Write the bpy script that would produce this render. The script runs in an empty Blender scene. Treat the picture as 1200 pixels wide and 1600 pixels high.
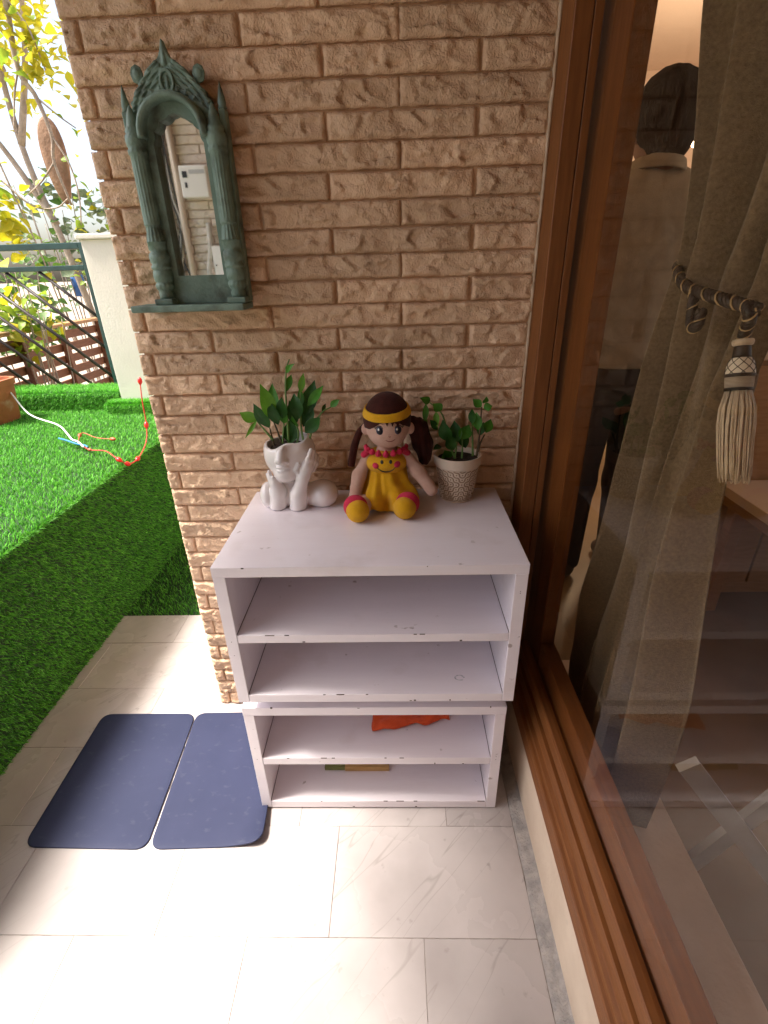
import bpy, bmesh, math, random
import numpy as np
from mathutils import Vector, Matrix, noise

sc = bpy.context.scene
C = sc.collection
# ------------------------------------------------------------------ camera
PITCH, YAW, ROLL = 0.4584, -0.0303, -0.0292
def cam_axes(p, y, r):
    cy, sy, cp, sp = math.cos(y), math.sin(y), math.cos(p), math.sin(p)
    F = Vector((sy*cp, cy*cp, -sp)); r0 = Vector((cy, -sy, 0)); u0 = r0.cross(F)
    return math.cos(r)*r0 + math.sin(r)*u0, -math.sin(r)*r0 + math.cos(r)*u0, F
cd = bpy.data.cameras.new('camera'); cam = bpy.data.objects.new('camera', cd); C.objects.link(cam)
cd.sensor_fit = 'HORIZONTAL'; cd.sensor_width = 36.0; cd.lens = 768.65/1200*36
cd.clip_start = 0.02; cd.clip_end = 500
_R, _U, _F = cam_axes(PITCH, YAW, ROLL)
cam.matrix_world = Matrix(((_R.x, _U.x, -_F.x, 0), (_R.y, _U.y, -_F.y, 0), (_R.z, _U.z, -_F.z, 1.35), (0, 0, 0, 1)))
sc.camera = cam
# ------------------------------------------------------------------ sky, sun, exposure
SUN_EL, SUN_DIR = math.radians(60.0), Vector((-0.985, -0.14, 0))      # the sun stands high on the open (left) side
w = bpy.data.worlds.new('World'); sc.world = w; w.use_nodes = True
nt = w.node_tree; bg = nt.nodes['Background']
sky = nt.nodes.new('ShaderNodeTexSky'); sky.sky_type = 'NISHITA'; sky.sun_disc = False
sky.sun_elevation = SUN_EL; sky.sun_rotation = math.atan2(SUN_DIR.x, SUN_DIR.y)
sky.air_density = 1.0; sky.dust_density = 5.0; sky.ozone_density = 1.0
nt.links.new(sky.outputs[0], bg.inputs[0]); bg.inputs[1].default_value = 0.135
sl = bpy.data.lights.new('sun', 'SUN'); sun = bpy.data.objects.new('sun', sl); C.objects.link(sun)
sl.energy = 4.0; sl.angle = math.radians(14); sl.color = (1.0, 0.94, 0.85)
_h = SUN_DIR.normalized()
_to = Vector((_h.x*math.cos(SUN_EL), _h.y*math.cos(SUN_EL), math.sin(SUN_EL)))
sun.rotation_euler = _to.to_track_quat('Z', 'Y').to_euler(); sun.location = (-4, 0, 8)
sc.view_settings.view_transform = 'Standard'; sc.view_settings.look = 'None'
sc.view_settings.exposure = 1.6; sc.view_settings.gamma = 1.0; sc.view_settings.use_curve_mapping = False
sc.render.engine = 'CYCLES'
sc.cycles.use_denoising = True
sc.cycles.max_bounces = 10; sc.cycles.diffuse_bounces = 6; sc.cycles.glossy_bounces = 5
sc.cycles.transparent_max_bounces = 12; sc.cycles.sample_clamp_indirect = 6.0
sc.cycles.caustics_reflective = False; sc.cycles.caustics_refractive = False

# ------------------------------------------------------------------ materials
def L(*rgb):  # 0-255 sRGB to linear
    return tuple(((c/255)/12.92 if c/255 <= .04045 else ((c/255+.055)/1.055)**2.4) for c in rgb)
def mat(name, col, rough=.6, col2=None, scale=8., bump=0., bscale=60., metal=0., spec=.5, sheen=0., coat=0., detail=6., stretch=None, contrast=(.35, .65), rvar=0., sub=0.):
    m = bpy.data.materials.new(name); m.use_nodes = True
    n = m.node_tree.nodes; l = m.node_tree.links; b = n['Principled BSDF']
    b.inputs['Base Color'].default_value = (*col, 1); b.inputs['Roughness'].default_value = rough
    b.inputs['Metallic'].default_value = metal; b.inputs['Specular IOR Level'].default_value = spec
    b.inputs['Sheen Weight'].default_value = sheen; b.inputs['Coat Weight'].default_value = coat
    b.inputs['Subsurface Weight'].default_value = sub
    if sub: b.inputs['Subsurface Radius'].default_value = (.004, .003, .002)
    g = n.new('ShaderNodeNewGeometry'); vec = g.outputs['Position']
    if stretch:
        mp = n.new('ShaderNodeMapping'); mp.inputs['Scale'].default_value = stretch; l.new(vec, mp.inputs[0]); vec = mp.outputs[0]
    if col2 or rvar:
        t = n.new('ShaderNodeTexNoise'); t.inputs['Scale'].default_value = scale; t.inputs['Detail'].default_value = detail; l.new(vec, t.inputs['Vector'])
        r = n.new('ShaderNodeMapRange'); r.inputs[1].default_value, r.inputs[2].default_value = contrast; l.new(t.outputs[0], r.inputs[0])
        if col2:
            mx = n.new('ShaderNodeMix'); mx.data_type = 'RGBA'; l.new(r.outputs[0], mx.inputs[0])
            mx.inputs[6].default_value = (*col, 1); mx.inputs[7].default_value = (*col2, 1); l.new(mx.outputs[2], b.inputs['Base Color'])
        if rvar:
            r2 = n.new('ShaderNodeMapRange'); r2.inputs[3].default_value = max(.02, rough-rvar); r2.inputs[4].default_value = rough+rvar
            l.new(t.outputs[0], r2.inputs[0]); l.new(r2.outputs[0], b.inputs['Roughness'])
    if bump:
        t = n.new('ShaderNodeTexNoise'); t.inputs['Scale'].default_value = bscale; t.inputs['Detail'].default_value = 5; l.new(vec, t.inputs['Vector'])
        bp = n.new('ShaderNodeBump'); bp.inputs['Strength'].default_value = bump; bp.inputs['Distance'].default_value = .01
        l.new(t.outputs[0], bp.inputs['Height']); l.new(bp.outputs[0], b.inputs['Normal'])
    return m
def overlay(m, col, scale, lo, hi, stretch=None, detail=8., amount=1.):
    """stains or wear: mix one more colour over a material where a noise passes a threshold"""
    n = m.node_tree.nodes; l = m.node_tree.links; b = n['Principled BSDF']
    g = n.new('ShaderNodeNewGeometry'); vec = g.outputs['Position']
    if stretch:
        mp = n.new('ShaderNodeMapping'); mp.inputs['Scale'].default_value = stretch; mp.inputs['Rotation'].default_value = (0, 0, .5); l.new(vec, mp.inputs[0]); vec = mp.outputs[0]
    t = n.new('ShaderNodeTexNoise'); t.inputs['Scale'].default_value = scale; t.inputs['Detail'].default_value = detail; l.new(vec, t.inputs['Vector'])
    r = n.new('ShaderNodeMapRange'); r.inputs[1].default_value, r.inputs[2].default_value = lo, hi; r.inputs[4].default_value = amount; l.new(t.outputs[0], r.inputs[0])
    mx = n.new('ShaderNodeMix'); mx.data_type = 'RGBA'; l.new(r.outputs[0], mx.inputs[0])
    src = b.inputs['Base Color'].links
    if src: l.new(src[0].from_socket, mx.inputs[6])
    else: mx.inputs[6].default_value = b.inputs['Base Color'].default_value
    mx.inputs[7].default_value = (*col, 1); l.new(mx.outputs[2], b.inputs['Base Color'])
    return m
def attr_mat(name, c0, c1, attr='rnd', rough=.6, trans=0., bump=0., bscale=300):
    m = mat(name, c0, rough, bump=bump, bscale=bscale); n = m.node_tree.nodes; l = m.node_tree.links; b = n['Principled BSDF']
    a = n.new('ShaderNodeAttribute'); a.attribute_name = attr
    mx = n.new('ShaderNodeMix'); mx.data_type = 'RGBA'; l.new(a.outputs['Fac'], mx.inputs[0])
    mx.inputs[6].default_value = (*c0, 1); mx.inputs[7].default_value = (*c1, 1); l.new(mx.outputs[2], b.inputs['Base Color'])
    if trans:
        tr = n.new('ShaderNodeBsdfTranslucent'); l.new(mx.outputs[2], tr.inputs[0]); ms = n.new('ShaderNodeMixShader'); ms.inputs[0].default_value = trans
        l.new(b.outputs[0], ms.inputs[1]); l.new(tr.outputs[0], ms.inputs[2]); l.new(ms.outputs[0], n['Material Output'].inputs[0])
    return m
def glass_mat(name, tint, gain=1.7):
    m = bpy.data.materials.new(name); m.use_nodes = True; n = m.node_tree.nodes; l = m.node_tree.links
    n.remove(n['Principled BSDF'])
    tr = n.new('ShaderNodeBsdfTransparent'); tr.inputs[0].default_value = (*tint, 1)
    gl = n.new('ShaderNodeBsdfGlossy'); gl.inputs['Roughness'].default_value = .015
    fr = n.new('ShaderNodeFresnel'); fr.inputs[0].default_value = 1.52
    ge = n.new('ShaderNodeNewGeometry')
    a = n.new('ShaderNodeMath'); a.operation = 'SUBTRACT'; a.inputs[0].default_value = 1; l.new(ge.outputs['Backfacing'], a.inputs[1])
    b = n.new('ShaderNodeMath'); b.operation = 'MULTIPLY'; l.new(fr.outputs[0], b.inputs[0]); l.new(a.outputs[0], b.inputs[1])
    c = n.new('ShaderNodeMath'); c.operation = 'MULTIPLY'; c.use_clamp = True; c.inputs[1].default_value = gain; l.new(b.outputs[0], c.inputs[0])
    mx = n.new('ShaderNodeMixShader'); l.new(c.outputs[0], mx.inputs[0]); l.new(tr.outputs[0], mx.inputs[1]); l.new(gl.outputs[0], mx.inputs[2])
    l.new(mx.outputs[0], n['Material Output'].inputs[0])
    return m

# ------------------------------------------------------------------ object helpers
def wloc(o):
    v = Vector((0, 0, 0))
    while o: v += o.location; o = o.parent
    return v
def tag(o, label=None, cat=None, group=None, kind=None):
    for k, v in (('label', label), ('category', cat), ('group', group), ('kind', kind)):
        if v: o[k] = v
    return o
def thing(name, label, cat, loc=(0, 0, 0), group=None):
    o = bpy.data.objects.new(name, None); C.objects.link(o); o.location = loc; o.empty_display_size = .05
    return tag(o, label, cat, group)
def link(name, me, parent=None, loc=None):
    o = bpy.data.objects.new(name, me); C.objects.link(o)
    if parent: o.parent = parent
    if loc is not None: o.location = Vector(loc) - (wloc(parent) if parent else Vector((0, 0, 0)))
    return o
def mk(name, V, F, m, parent=None, smooth=True, kind=None):
    """V in world coordinates"""
    V = np.asarray(V, dtype=np.float64)
    org = np.array(wloc(parent)) if parent else None
    if parent is None:
        org = np.array([(V[:, 0].min()+V[:, 0].max())/2, (V[:, 1].min()+V[:, 1].max())/2, V[:, 2].min()])
    me = bpy.data.meshes.new(name); me.from_pydata((V-org).tolist(), [], [tuple(f) for f in F])
    me.materials.append(m)
    if smooth: me.polygons.foreach_set('use_smooth', [True]*len(me.polygons))
    me.update()
    o = bpy.data.objects.new(name, me); C.objects.link(o)
    if parent: o.parent = parent
    else: o.location = org
    if kind: o['kind'] = kind
    return o
def from_bm(name, bm, m, parent=None, smooth=False, kind=None):
    bm.verts.ensure_lookup_table()
    V = [tuple(v.co) for v in bm.verts]; bm.verts.index_update(); F = [[v.index for v in f.verts] for f in bm.faces]
    bm.free()
    return mk(name, V, F, m, parent, smooth, kind)
def bm_box(bm, x0, x1, y0, y1, z0, z1):
    vs = [bm.verts.new(p) for p in ((x0, y0, z0), (x1, y0, z0), (x1, y1, z0), (x0, y1, z0), (x0, y0, z1), (x1, y0, z1), (x1, y1, z1), (x0, y1, z1))]
    for f in ((3, 2, 1, 0), (4, 5, 6, 7), (0, 1, 5, 4), (1, 2, 6, 5), (2, 3, 7, 6), (3, 0, 4, 7)): bm.faces.new([vs[i] for i in f])
    return vs
def box(name, x0, x1, y0, y1, z0, z1, m, parent=None, bev=.0, seg=2, kind=None):
    bm = bmesh.new(); bm_box(bm, x0, x1, y0, y1, z0, z1)
    if bev: bmesh.ops.bevel(bm, geom=bm.edges[:], offset=bev, segments=seg, affect='EDGES', profile=.6)
    return from_bm(name, bm, m, parent, False, kind)
def tube_geo(pts, rad, n=8, close=True):
    pts = [Vector(p) for p in pts]; N = len(pts)
    if not hasattr(rad, '__len__'): rad = [rad]*N
    V, F = [], []; t0 = (pts[1]-pts[0]).normalized(); up = Vector((0, 0, 1)) if abs(t0.z) < .9 else Vector((1, 0, 0))
    nrm = t0.cross(up).normalized()
    for i, p in enumerate(pts):
        t = (pts[min(i+1, N-1)]-pts[max(i-1, 0)]).normalized()
        nrm = (nrm - t*nrm.dot(t)).normalized(); b = t.cross(nrm)
        for k in range(n):
            a = 2*math.pi*k/n; V.append(tuple(p + (nrm*math.cos(a)+b*math.sin(a))*rad[i]))
    for i in range(N-1):
        for k in range(n): F.append((i*n+k, i*n+(k+1) % n, (i+1)*n+(k+1) % n, (i+1)*n+k))
    if close:
        F.append(tuple(range(n-1, -1, -1))); F.append(tuple(range((N-1)*n, N*n)))
    return V, F
def tube(name, pts, rad, m, parent=None, n=8): return mk(name, *tube_geo(pts, rad, n), m, parent)
def spline(pts, k=8):
    P = [Vector(p) for p in pts]; P = [2*P[0]-P[1]]+P+[2*P[-1]-P[-2]]; out = []
    for i in range(1, len(P)-2):
        a, b, c, d = P[i-1:i+3]
        for j in range(k):
            t = j/k; out.append(.5*((2*b)+(c-a)*t+(2*a-5*b+4*c-d)*t*t+(3*b-a-3*c+d)*t*t*t))
    out.append(P[-2]); return out
def lathe_geo(prof, cx, cy, n=32, mod=None):
    V, F = [], []; N = len(prof)
    for i, (r, z) in enumerate(prof):
        for k in range(n):
            a = 2*math.pi*k/n; rr = r*(mod(a, z) if mod else 1)
            V.append((cx+rr*math.cos(a), cy+rr*math.sin(a), z))
    for i in range(N-1):
        for k in range(n): F.append((i*n+k, i*n+(k+1) % n, (i+1)*n+(k+1) % n, (i+1)*n+k))
    F.append(tuple(range(n-1, -1, -1))); F.append(tuple(range((N-1)*n, N*n)))
    return V, F
def merge(*gs):
    V, F = [], []
    for v, f in gs:
        o = len(V); V += list(v); F += [tuple(i+o for i in q) for q in f]
    return V, F
def fastmesh(name, V, F3, m, rnd=None, kind=None, parent=None, smooth=False):
    """big triangle meshes straight from numpy"""
    me = bpy.data.meshes.new(name); nv, nf = len(V), len(F3)
    me.vertices.add(nv); me.vertices.foreach_set('co', np.ascontiguousarray(V, dtype=np.float32).ravel())
    me.loops.add(nf*3); me.loops.foreach_set('vertex_index', np.ascontiguousarray(F3, dtype=np.int32).ravel())
    me.polygons.add(nf); me.polygons.foreach_set('loop_start', np.arange(0, nf*3, 3, dtype=np.int32))
    if smooth: me.polygons.foreach_set('use_smooth', np.ones(nf, dtype=bool))
    if rnd is not None:
        a = me.attributes.new('rnd', 'FLOAT', 'POINT'); a.data.foreach_set('value', np.ascontiguousarray(rnd, dtype=np.float32))
    me.update(calc_edges=True); me.validate(); me.materials.append(m)
    o = bpy.data.objects.new(name, me); C.objects.link(o)
    if parent: o.parent = parent
    if kind: o['kind'] = kind
    return o

# ------------------------------------------------------------------ soft solids: distance fields meshed by surface nets
def ell(P, c, r):
    q = [(P[i]-c[i])/r[i] for i in range(3)]; k = np.sqrt(q[0]**2+q[1]**2+q[2]**2)
    return (k-1)*min(r)*.6 + (k-1)*(sum(r)/3)*.4
def capsule(P, a, b, ra, rb=None):
    rb = ra if rb is None else rb
    a = np.array(a, float); b = np.array(b, float); d = b-a; dd = d@d
    t = np.clip(((P[0]-a[0])*d[0]+(P[1]-a[1])*d[1]+(P[2]-a[2])*d[2])/dd, 0, 1)
    return np.sqrt((P[0]-a[0]-t*d[0])**2+(P[1]-a[1]-t*d[1])**2+(P[2]-a[2]-t*d[2])**2)-(ra+(rb-ra)*t)
def chain(P, pts, rad, k):
    d = None
    for i in range(len(pts)-1):
        e = capsule(P, pts[i], pts[i+1], rad[i], rad[i+1]); d = e if d is None else smin(d, e, k)
    return d
def smin(a, b, k):
    h = np.clip(.5+.5*(b-a)/k, 0, 1); return b+(a-b)*h-k*h*(1-h)
def smax(a, b, k): return -smin(-a, -b, k)
def snet(fn, lo, hi, h):
    lo = np.array(lo, float); hi = np.array(hi, float); n = np.ceil((hi-lo)/h).astype(int)+1
    ax = [lo[i]+h*np.arange(n[i]) for i in range(3)]
    P = np.meshgrid(*ax, indexing='ij'); D = fn(P).astype(np.float64)
    S = D < 0
    c = np.zeros(n-1, int)
    for i in (0, 1):
        for j in (0, 1):
            for k in (0, 1): c += S[i:n[0]-1+i, j:n[1]-1+j, k:n[2]-1+k]
    act = (c > 0) & (c < 8); idx = -np.ones(n-1, int); cells = np.argwhere(act); idx[act] = np.arange(len(cells))
    acc = np.zeros((len(cells), 3)); cnt = np.zeros(len(cells))
    corners = [np.array(q) for q in ((0,0,0),(1,0,0),(0,1,0),(0,0,1),(1,1,0),(1,0,1),(0,1,1),(1,1,1))]
    for a in corners:
        for d in range(3):
            if a[d]: continue
            b = a.copy(); b[d] = 1
            A = cells+a; B = cells+b
            da = D[A[:, 0], A[:, 1], A[:, 2]]; db = D[B[:, 0], B[:, 1], B[:, 2]]
            m = (da < 0) != (db < 0); t = np.where(m, da/np.where(m, da-db, 1), 0)
            p = A.astype(float); p[:, d] += t
            acc[m] += p[m]; cnt[m] += 1
    V = lo+h*acc/cnt[:, None]
    F = []
    for d in range(3):
        e1, e2 = (d+1) % 3, (d+2) % 3
        sl0 = [slice(None)]*3; sl1 = [slice(None)]*3; sl0[d] = slice(0, n[d]-1); sl1[d] = slice(1, n[d])
        for s in (sl0, sl1):
            s[e1] = slice(1, n[e1]-1); s[e2] = slice(1, n[e2]-1)
        a, b = S[tuple(sl0)], S[tuple(sl1)]
        for flag in (True, False):
            q = np.argwhere((a != b) & (a == flag))
            if not len(q): continue
            q = q.copy(); q[:, e1] += 1; q[:, e2] += 1
            def at(o1, o2):
                r = q.copy(); r[:, e1] += o1; r[:, e2] += o2; return idx[r[:, 0], r[:, 1], r[:, 2]]
            quad = np.stack([at(-1, -1), at(0, -1), at(0, 0), at(-1, 0)], 1)
            F.append(quad if flag else quad[:, ::-1])
    F = np.concatenate(F); F = F[(F >= 0).all(1)]
    return V, F
def solid(name, fn, lo, hi, h, m, parent=None, relax=2):
    V, F = snet(fn, lo, hi, h)
    if relax:                       # a little smoothing of the net
        E = np.concatenate([F[:, [0, 1]], F[:, [1, 2]], F[:, [2, 3]], F[:, [3, 0]]])
        for _ in range(relax):
            s = np.zeros_like(V); c = np.zeros(len(V))
            np.add.at(s, E[:, 0], V[E[:, 1]]); np.add.at(s, E[:, 1], V[E[:, 0]]); np.add.at(c, E[:, 0], 1); np.add.at(c, E[:, 1], 1)
            V = V*.5+.5*s/np.maximum(c, 1)[:, None]
    return mk(name, V, F.tolist(), m, parent)
RNG = random.Random(11)
# ================================================================== the setting
M = {}
M['paint'] = overlay(mat('beige_wall_paint', (.76, .53, .355), .6, (.68, .46, .30), 14, .5, 230, spec=.35), (.30, .18, .12), 26, .64, .78, amount=.5)
def per_piece(m, lo, hi):
    n = m.node_tree.nodes; l = m.node_tree.links; b = n['Principled BSDF']; ob = n.new('ShaderNodeObjectInfo'); r = n.new('ShaderNodeMapRange'); r.inputs[3].default_value = lo; r.inputs[4].default_value = hi
    hs = n.new('ShaderNodeHueSaturation'); l.new(ob.outputs['Random'], r.inputs[0]); l.new(r.outputs[0], hs.inputs['Value']); l.new(b.inputs['Base Color'].links[0].from_socket, hs.inputs['Color']); l.new(hs.outputs[0], b.inputs['Base Color'])
per_piece(M['paint'], .86, 1.10)
M['mortar'] = mat('painted_mortar', (.62, .41, .26), .75, (.52, .335, .205), 22, .5, 160, spec=.3)
def marble_mat(name, a, b):
    m = mat(name, a, .28, b, 2.6, .03, 30, rvar=.12, contrast=(.3, .75)); n = m.node_tree.nodes; l = m.node_tree.links; bs = n['Principled BSDF']
    g = n.new('ShaderNodeNewGeometry'); mp = n.new('ShaderNodeMapping'); mp.inputs['Rotation'].default_value = (0, 0, .75); l.new(g.outputs['Position'], mp.inputs[0])
    ob = n.new('ShaderNodeObjectInfo'); ad = n.new('ShaderNodeVectorMath'); ad.operation = 'ADD'; sc_ = n.new('ShaderNodeVectorMath'); sc_.operation = 'SCALE'
    cb = n.new('ShaderNodeCombineXYZ'); l.new(ob.outputs['Random'], cb.inputs[0]); l.new(ob.outputs['Random'], cb.inputs[1]); l.new(cb.outputs[0], sc_.inputs[0]); sc_.inputs['Scale'].default_value = 7
    l.new(mp.outputs[0], ad.inputs[0]); l.new(sc_.outputs[0], ad.inputs[1])
    # thin dark veins: the narrow band round the zero level of a stretched noise
    st = n.new('ShaderNodeMapping'); st.inputs['Scale'].default_value = (7.0, .55, 1); l.new(ad.outputs[0], st.inputs[0])
    t = n.new('ShaderNodeTexNoise'); t.inputs['Scale'].default_value = 1.6; t.inputs['Detail'].default_value = 2.5; t.inputs['Roughness'].default_value = .5; l.new(st.outputs[0], t.inputs['Vector'])
    s = n.new('ShaderNodeMath'); s.operation = 'SUBTRACT'; s.inputs[1].default_value = .52; l.new(t.outputs[0], s.inputs[0])
    ab = n.new('ShaderNodeMath'); ab.operation = 'ABSOLUTE'; l.new(s.outputs[0], ab.inputs[0])
    r = n.new('ShaderNodeMapRange'); r.inputs[1].default_value = 0; r.inputs[2].default_value = .005; r.inputs[3].default_value = .42; r.inputs[4].default_value = 0; l.new(ab.outputs[0], r.inputs[0])
    mx = n.new('ShaderNodeMix'); mx.data_type = 'RGBA'; l.new(r.outputs[0], mx.inputs[0]); l.new(bs.inputs['Base Color'].links[0].from_socket, mx.inputs[6])
    mx.inputs[7].default_value = (.24, .21, .19, 1); l.new(mx.outputs[2], bs.inputs['Base Color'])
    return m
M['marble'] = overlay(overlay(marble_mat('worn_white_marble', (.56, .515, .50), (.40, .36, .355)), (.27, .24, .22), 26, .66, .74, amount=.7), (.30, .265, .255), 2.8, .46, .72, amount=.8)
M['grout'] = mat('dirty_joint_grout', (.38, .34, .31), .85, (.16, .13, .11), 30, .4, 200)
M['cement'] = mat('grey_cement_fillet', (.30, .285, .27), .9, (.44, .40, .37), 40, .7, 120)
M['cream'] = overlay(mat('cream_plaster', (.70, .58, .45), .7, (.62, .50, .38), 10, .2, 90), (.35, .29, .23), 18, .66, .8, amount=.5)
M['white_wall'] = mat('off_white_wall_paint', (.80, .75, .67), .75, (.74, .69, .61), 5, .15, 80)
M['ceiling'] = mat('bounce_dimming_brown', (.34, .22, .13), .6, (.28, .17, .095), 4)  # unseen ceiling; brown chosen to darken and warm the bounced light
M['wood'] = mat('brown_lacquered_teak', (.235, .086, .023), .5, (.18, .062, .016), 9, .15, 120, stretch=(14, 1.2, 14), spec=.3)
M['wood_v'] = mat('brown_teak_upright', (.215, .078, .021), .5, (.16, .055, .014), 9, .15, 120, stretch=(14, 14, 1.2), spec=.3)
M['dark_gap'] = mat('dark_seal', (.02, .014, .01), .7)
M['glass'] = glass_mat('tinted_door_glass', (.95, .915, .855), .78)

per_piece(M['marble'], .90, 1.06)
# ---- floor of marble tiles
fl = box('floor', -1.22, .36, -1.4, 1.732, -.12, -.0012, M['grout']); tag(fl, kind='structure')
TY = [-1.4, -1.168, -.92, -.672, -.424, -.176, .072, .32, .568, .816, 1.064, 1.312, 1.556, 1.734]
for r in range(len(TY)-1):
    off = [.045, -.17, .12, -.06, .02, -.18][(r-7) % 6] if r != 12 else -.13
    x = off-1.6
    while x < .30:
        a, b = max(x, -1.222)+.0006, (min(x+.4, .297) if .297-(x+.4) > .12 else .297)-.0006
        if b-a > .02:
            dz = RNG.uniform(-.0006, .0006)
            t = box('tile', a, b, TY[r]+.0006, TY[r+1]-.0006, -.0074, dz, M['marble'], fl, .0005, 1)
        x += .4 if b < .29 else 9
cem = bmesh.new()      # rough cement fillet along the door curb
ny = 120; rows = []
for i in range(ny+1):
    y = -1.38+i*(1.23+1.38)/ny
    j = noise.noise((y*18, 0, 3))*.006+noise.noise((y*60, 2, 0))*.003
    rows.append([cem.verts.new(p) for p in ((.2965, y, -.006), (.299+j, y, .001+abs(j)*.2), (.315, y, .004+abs(j)*.6), (.326+j*.4, y, .008+abs(j)), (.334, y, .014+abs(j)))])
for i in range(ny):
    for k in range(4): cem.faces.new((rows[i][k], rows[i][k+1], rows[i+1][k+1], rows[i+1][k]))
from_bm('cement_fillet', cem, M['cement'], fl, True)

# ---- dark turf mat beyond the tiled floor and the garden ground
M['turf_base'] = mat('turf_backing', (.012, .045, .008), .9, (.008, .03, .005), 30)
tag(box('turf_floor', -1.225, -.55, 1.736, 3.0, -.12, -.012, M['turf_base']), kind='structure')
M['soil'] = mat('pale_dry_ground', (.34, .29, .23), .95, (.24, .19, .14), 1.4, .5, 12)
gbm = bmesh.new()
gv = [gbm.verts.new(p) for p in ((-300, -300, -.35), (300, -300, -.35), (300, 300, -.35), (-300, 300, -.35))]; gbm.faces.new(gv)
tag(from_bm('garden_ground', gbm, M['soil']), kind='structure')

# ---- brick wall
def brick_mesh(length, height, depth, seed, nx, nz, margin=.012):
    """split-face brick, front towards -Y, centred in X and Z, back at y = 0"""
    rr = random.Random(seed); off = Vector((rr.uniform(-50, 50), rr.uniform(-50, 50), rr.uniform(-50, 50)))
    V, F = [], []
    flat_l, flat_r = rr.random() < .4, rr.random() < .4
    def hsh(c): return [noise.noise(Vector((c.x*91.7+q, c.z*57.3-q, c.y*33.1)))*1.6 for q in (1.3, 7.7, 15.1)]
    for k in range(nz+1):
        for i in range(nx+1):
            u, v = i/nx, k/nz
            x = (u-.5)*length; z = (v-.5)*height
            ex = min(u, 1-u)*length; ez = min(v, 1-v)*height
            wx = x+.006*noise.noise(Vector((x*45, 1, z*60))+off); wz = z+.005*noise.noise(Vector((x*50, 8, z*70))+off)
            rel = 0
            for sx, sz, am in ((22, 40, .0072), (58, 95, .0029)):     # broken facets: every cell is a tilted chip
                q = Vector((wx*sx+wz*sx*.35, 0, wz*sz))+off*sx
                dist, pts = noise.voronoi(q); h0, h1, h2 = hsh(pts[0]-off*sx+off); dq = q-pts[0]
                rel += am*(h0*.55+h1*dq.x*1.1+h2*dq.z*.9+.35*dq.z)
            big = noise.noise(Vector((x*13, 0, z*34))+off); fine = noise.noise(Vector((x*170, 9, z*190))+off)
            rel = max(-.0035, min(.0075, rel))+.0026*big+.0006*fine
            edge = min(1, ez/.006)*min(1, ex/.006)
            side = min(1, ex/.03) if ((u < .5 and flat_l) or (u >= .5 and flat_r)) else 1
            d = depth-.007+edge**.5*(.0055+rel*1.15*side)
            jx = noise.noise(Vector((z*120, 3, u*2))+off)*.0016 if i in (0, nx) else 0
            jz = noise.noise(Vector((x*70, 7, v*2))+off)*.0018 if k in (0, nz) else 0
            V.append((x+jx, -d, z+jz))
    W = nx+1
    for k in range(nz):
        for i in range(nx): F.append((k*W+i, k*W+i+1, (k+1)*W+i+1, (k+1)*W+i))
    ring = [i for i in range(W)]+[k*W+nx for k in range(1, nz+1)]+[nz*W+i for i in range(nx-1, -1, -1)]+[k*W for k in range(nz-1, 0, -1)]
    b0 = len(V)
    for i in ring: V.append((V[i][0], 0, V[i][2]))
    n = len(ring)
    for j in range(n): F.append((ring[(j+1) % n], ring[j], b0+j, b0+(j+1) % n))
    me = bpy.data.meshes.new('brick'); me.from_pydata(V, [], F); me.materials.append(M['paint'])
    me.polygons.foreach_set('use_smooth', [i < nx*nz for i in range(len(F))]); me.update()
    return me
RH = .0512; JT = .0040
VAR = {k: [brick_mesh(l, RH-JT, .0215, 100*k+i, nx, 13) for i in range(c)] for k, (l, c, nx) in enumerate(((.3015, 14, 64), (.1835, 8, 40), (.138, 8, 30), (.0305, 6, 8)))}
WALL_X0, WALL_X1, WALL_Y = -.628, .318, 1.235
bw = thing('brick_wall', 'beige painted split-face brick wall behind the white shelves', 'wall', ((WALL_X0+WALL_X1)/2, WALL_Y, 0))
box('mortar_backing', WALL_X0+.012, .322, WALL_Y+.0115, WALL_Y+.34, 0, 2.6, M['mortar'], bw)
def brick(kind, xc, row, parent, y=WALL_Y, rot=0., zc=None):
    me = RNG.choice(VAR[kind]); o = link('brick', me, parent, (xc+RNG.uniform(-.0008, .0008), y+.0215, (row+.5)*RH+RNG.uniform(-.0006, .0006)))
    o.rotation_euler = (RNG.uniform(-.012, .012), math.pi if RNG.random() < .5 else 0, RNG.uniform(-.004, .004)+rot)
    if o.rotation_euler.y: o.rotation_euler.x *= -1
    return o
for row in range(50):
    y = WALL_Y+RNG.uniform(-.0012, .0012)
    if row % 2 == 0:
        brick(3, -.6125, row, bw, y+.001); brick(0, -.4405, row, bw, y); brick(0, -.1335, row, bw, y); brick(0, .1735-.004, row, bw, y)
    else:
        brick(1, -.535, row, bw, y); brick(0, -.2865, row, bw, y); brick(0, .0205, row, bw, y); brick(2, .2475, row, bw, y)
# bricks returning along the wall's left end
for row in range(50):
    for k in range(2):
        yc = WALL_Y+.022+(.30 if row % 2 == 0 else .185)/2+.003+(.307*k)
        if k == 1 and row % 2 == 0: continue
        kind = 0 if (row % 2 == 0 or k == 1) else 1
        if k == 1: kind = 2; yc = WALL_Y+.022+.19+.003+.07
        o = link('brick', RNG.choice(VAR[kind]), bw, (WALL_X0+.0225 if row % 2 else WALL_X0+.0215, yc, (row+.5)*RH)); o.rotation_euler = (0, 0, -math.pi/2)
nail = mk('wall_plug', *lathe_geo([(.001, 0), (.0035, 0), (.0035, .006), (.001, .006)], 0, 0, 10), M['dark_gap'], bw)
nail.rotation_euler = (math.pi/2, 0, 0); nail.location = Vector((-.036, 1.2415, 1.5275))-bw.location

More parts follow.
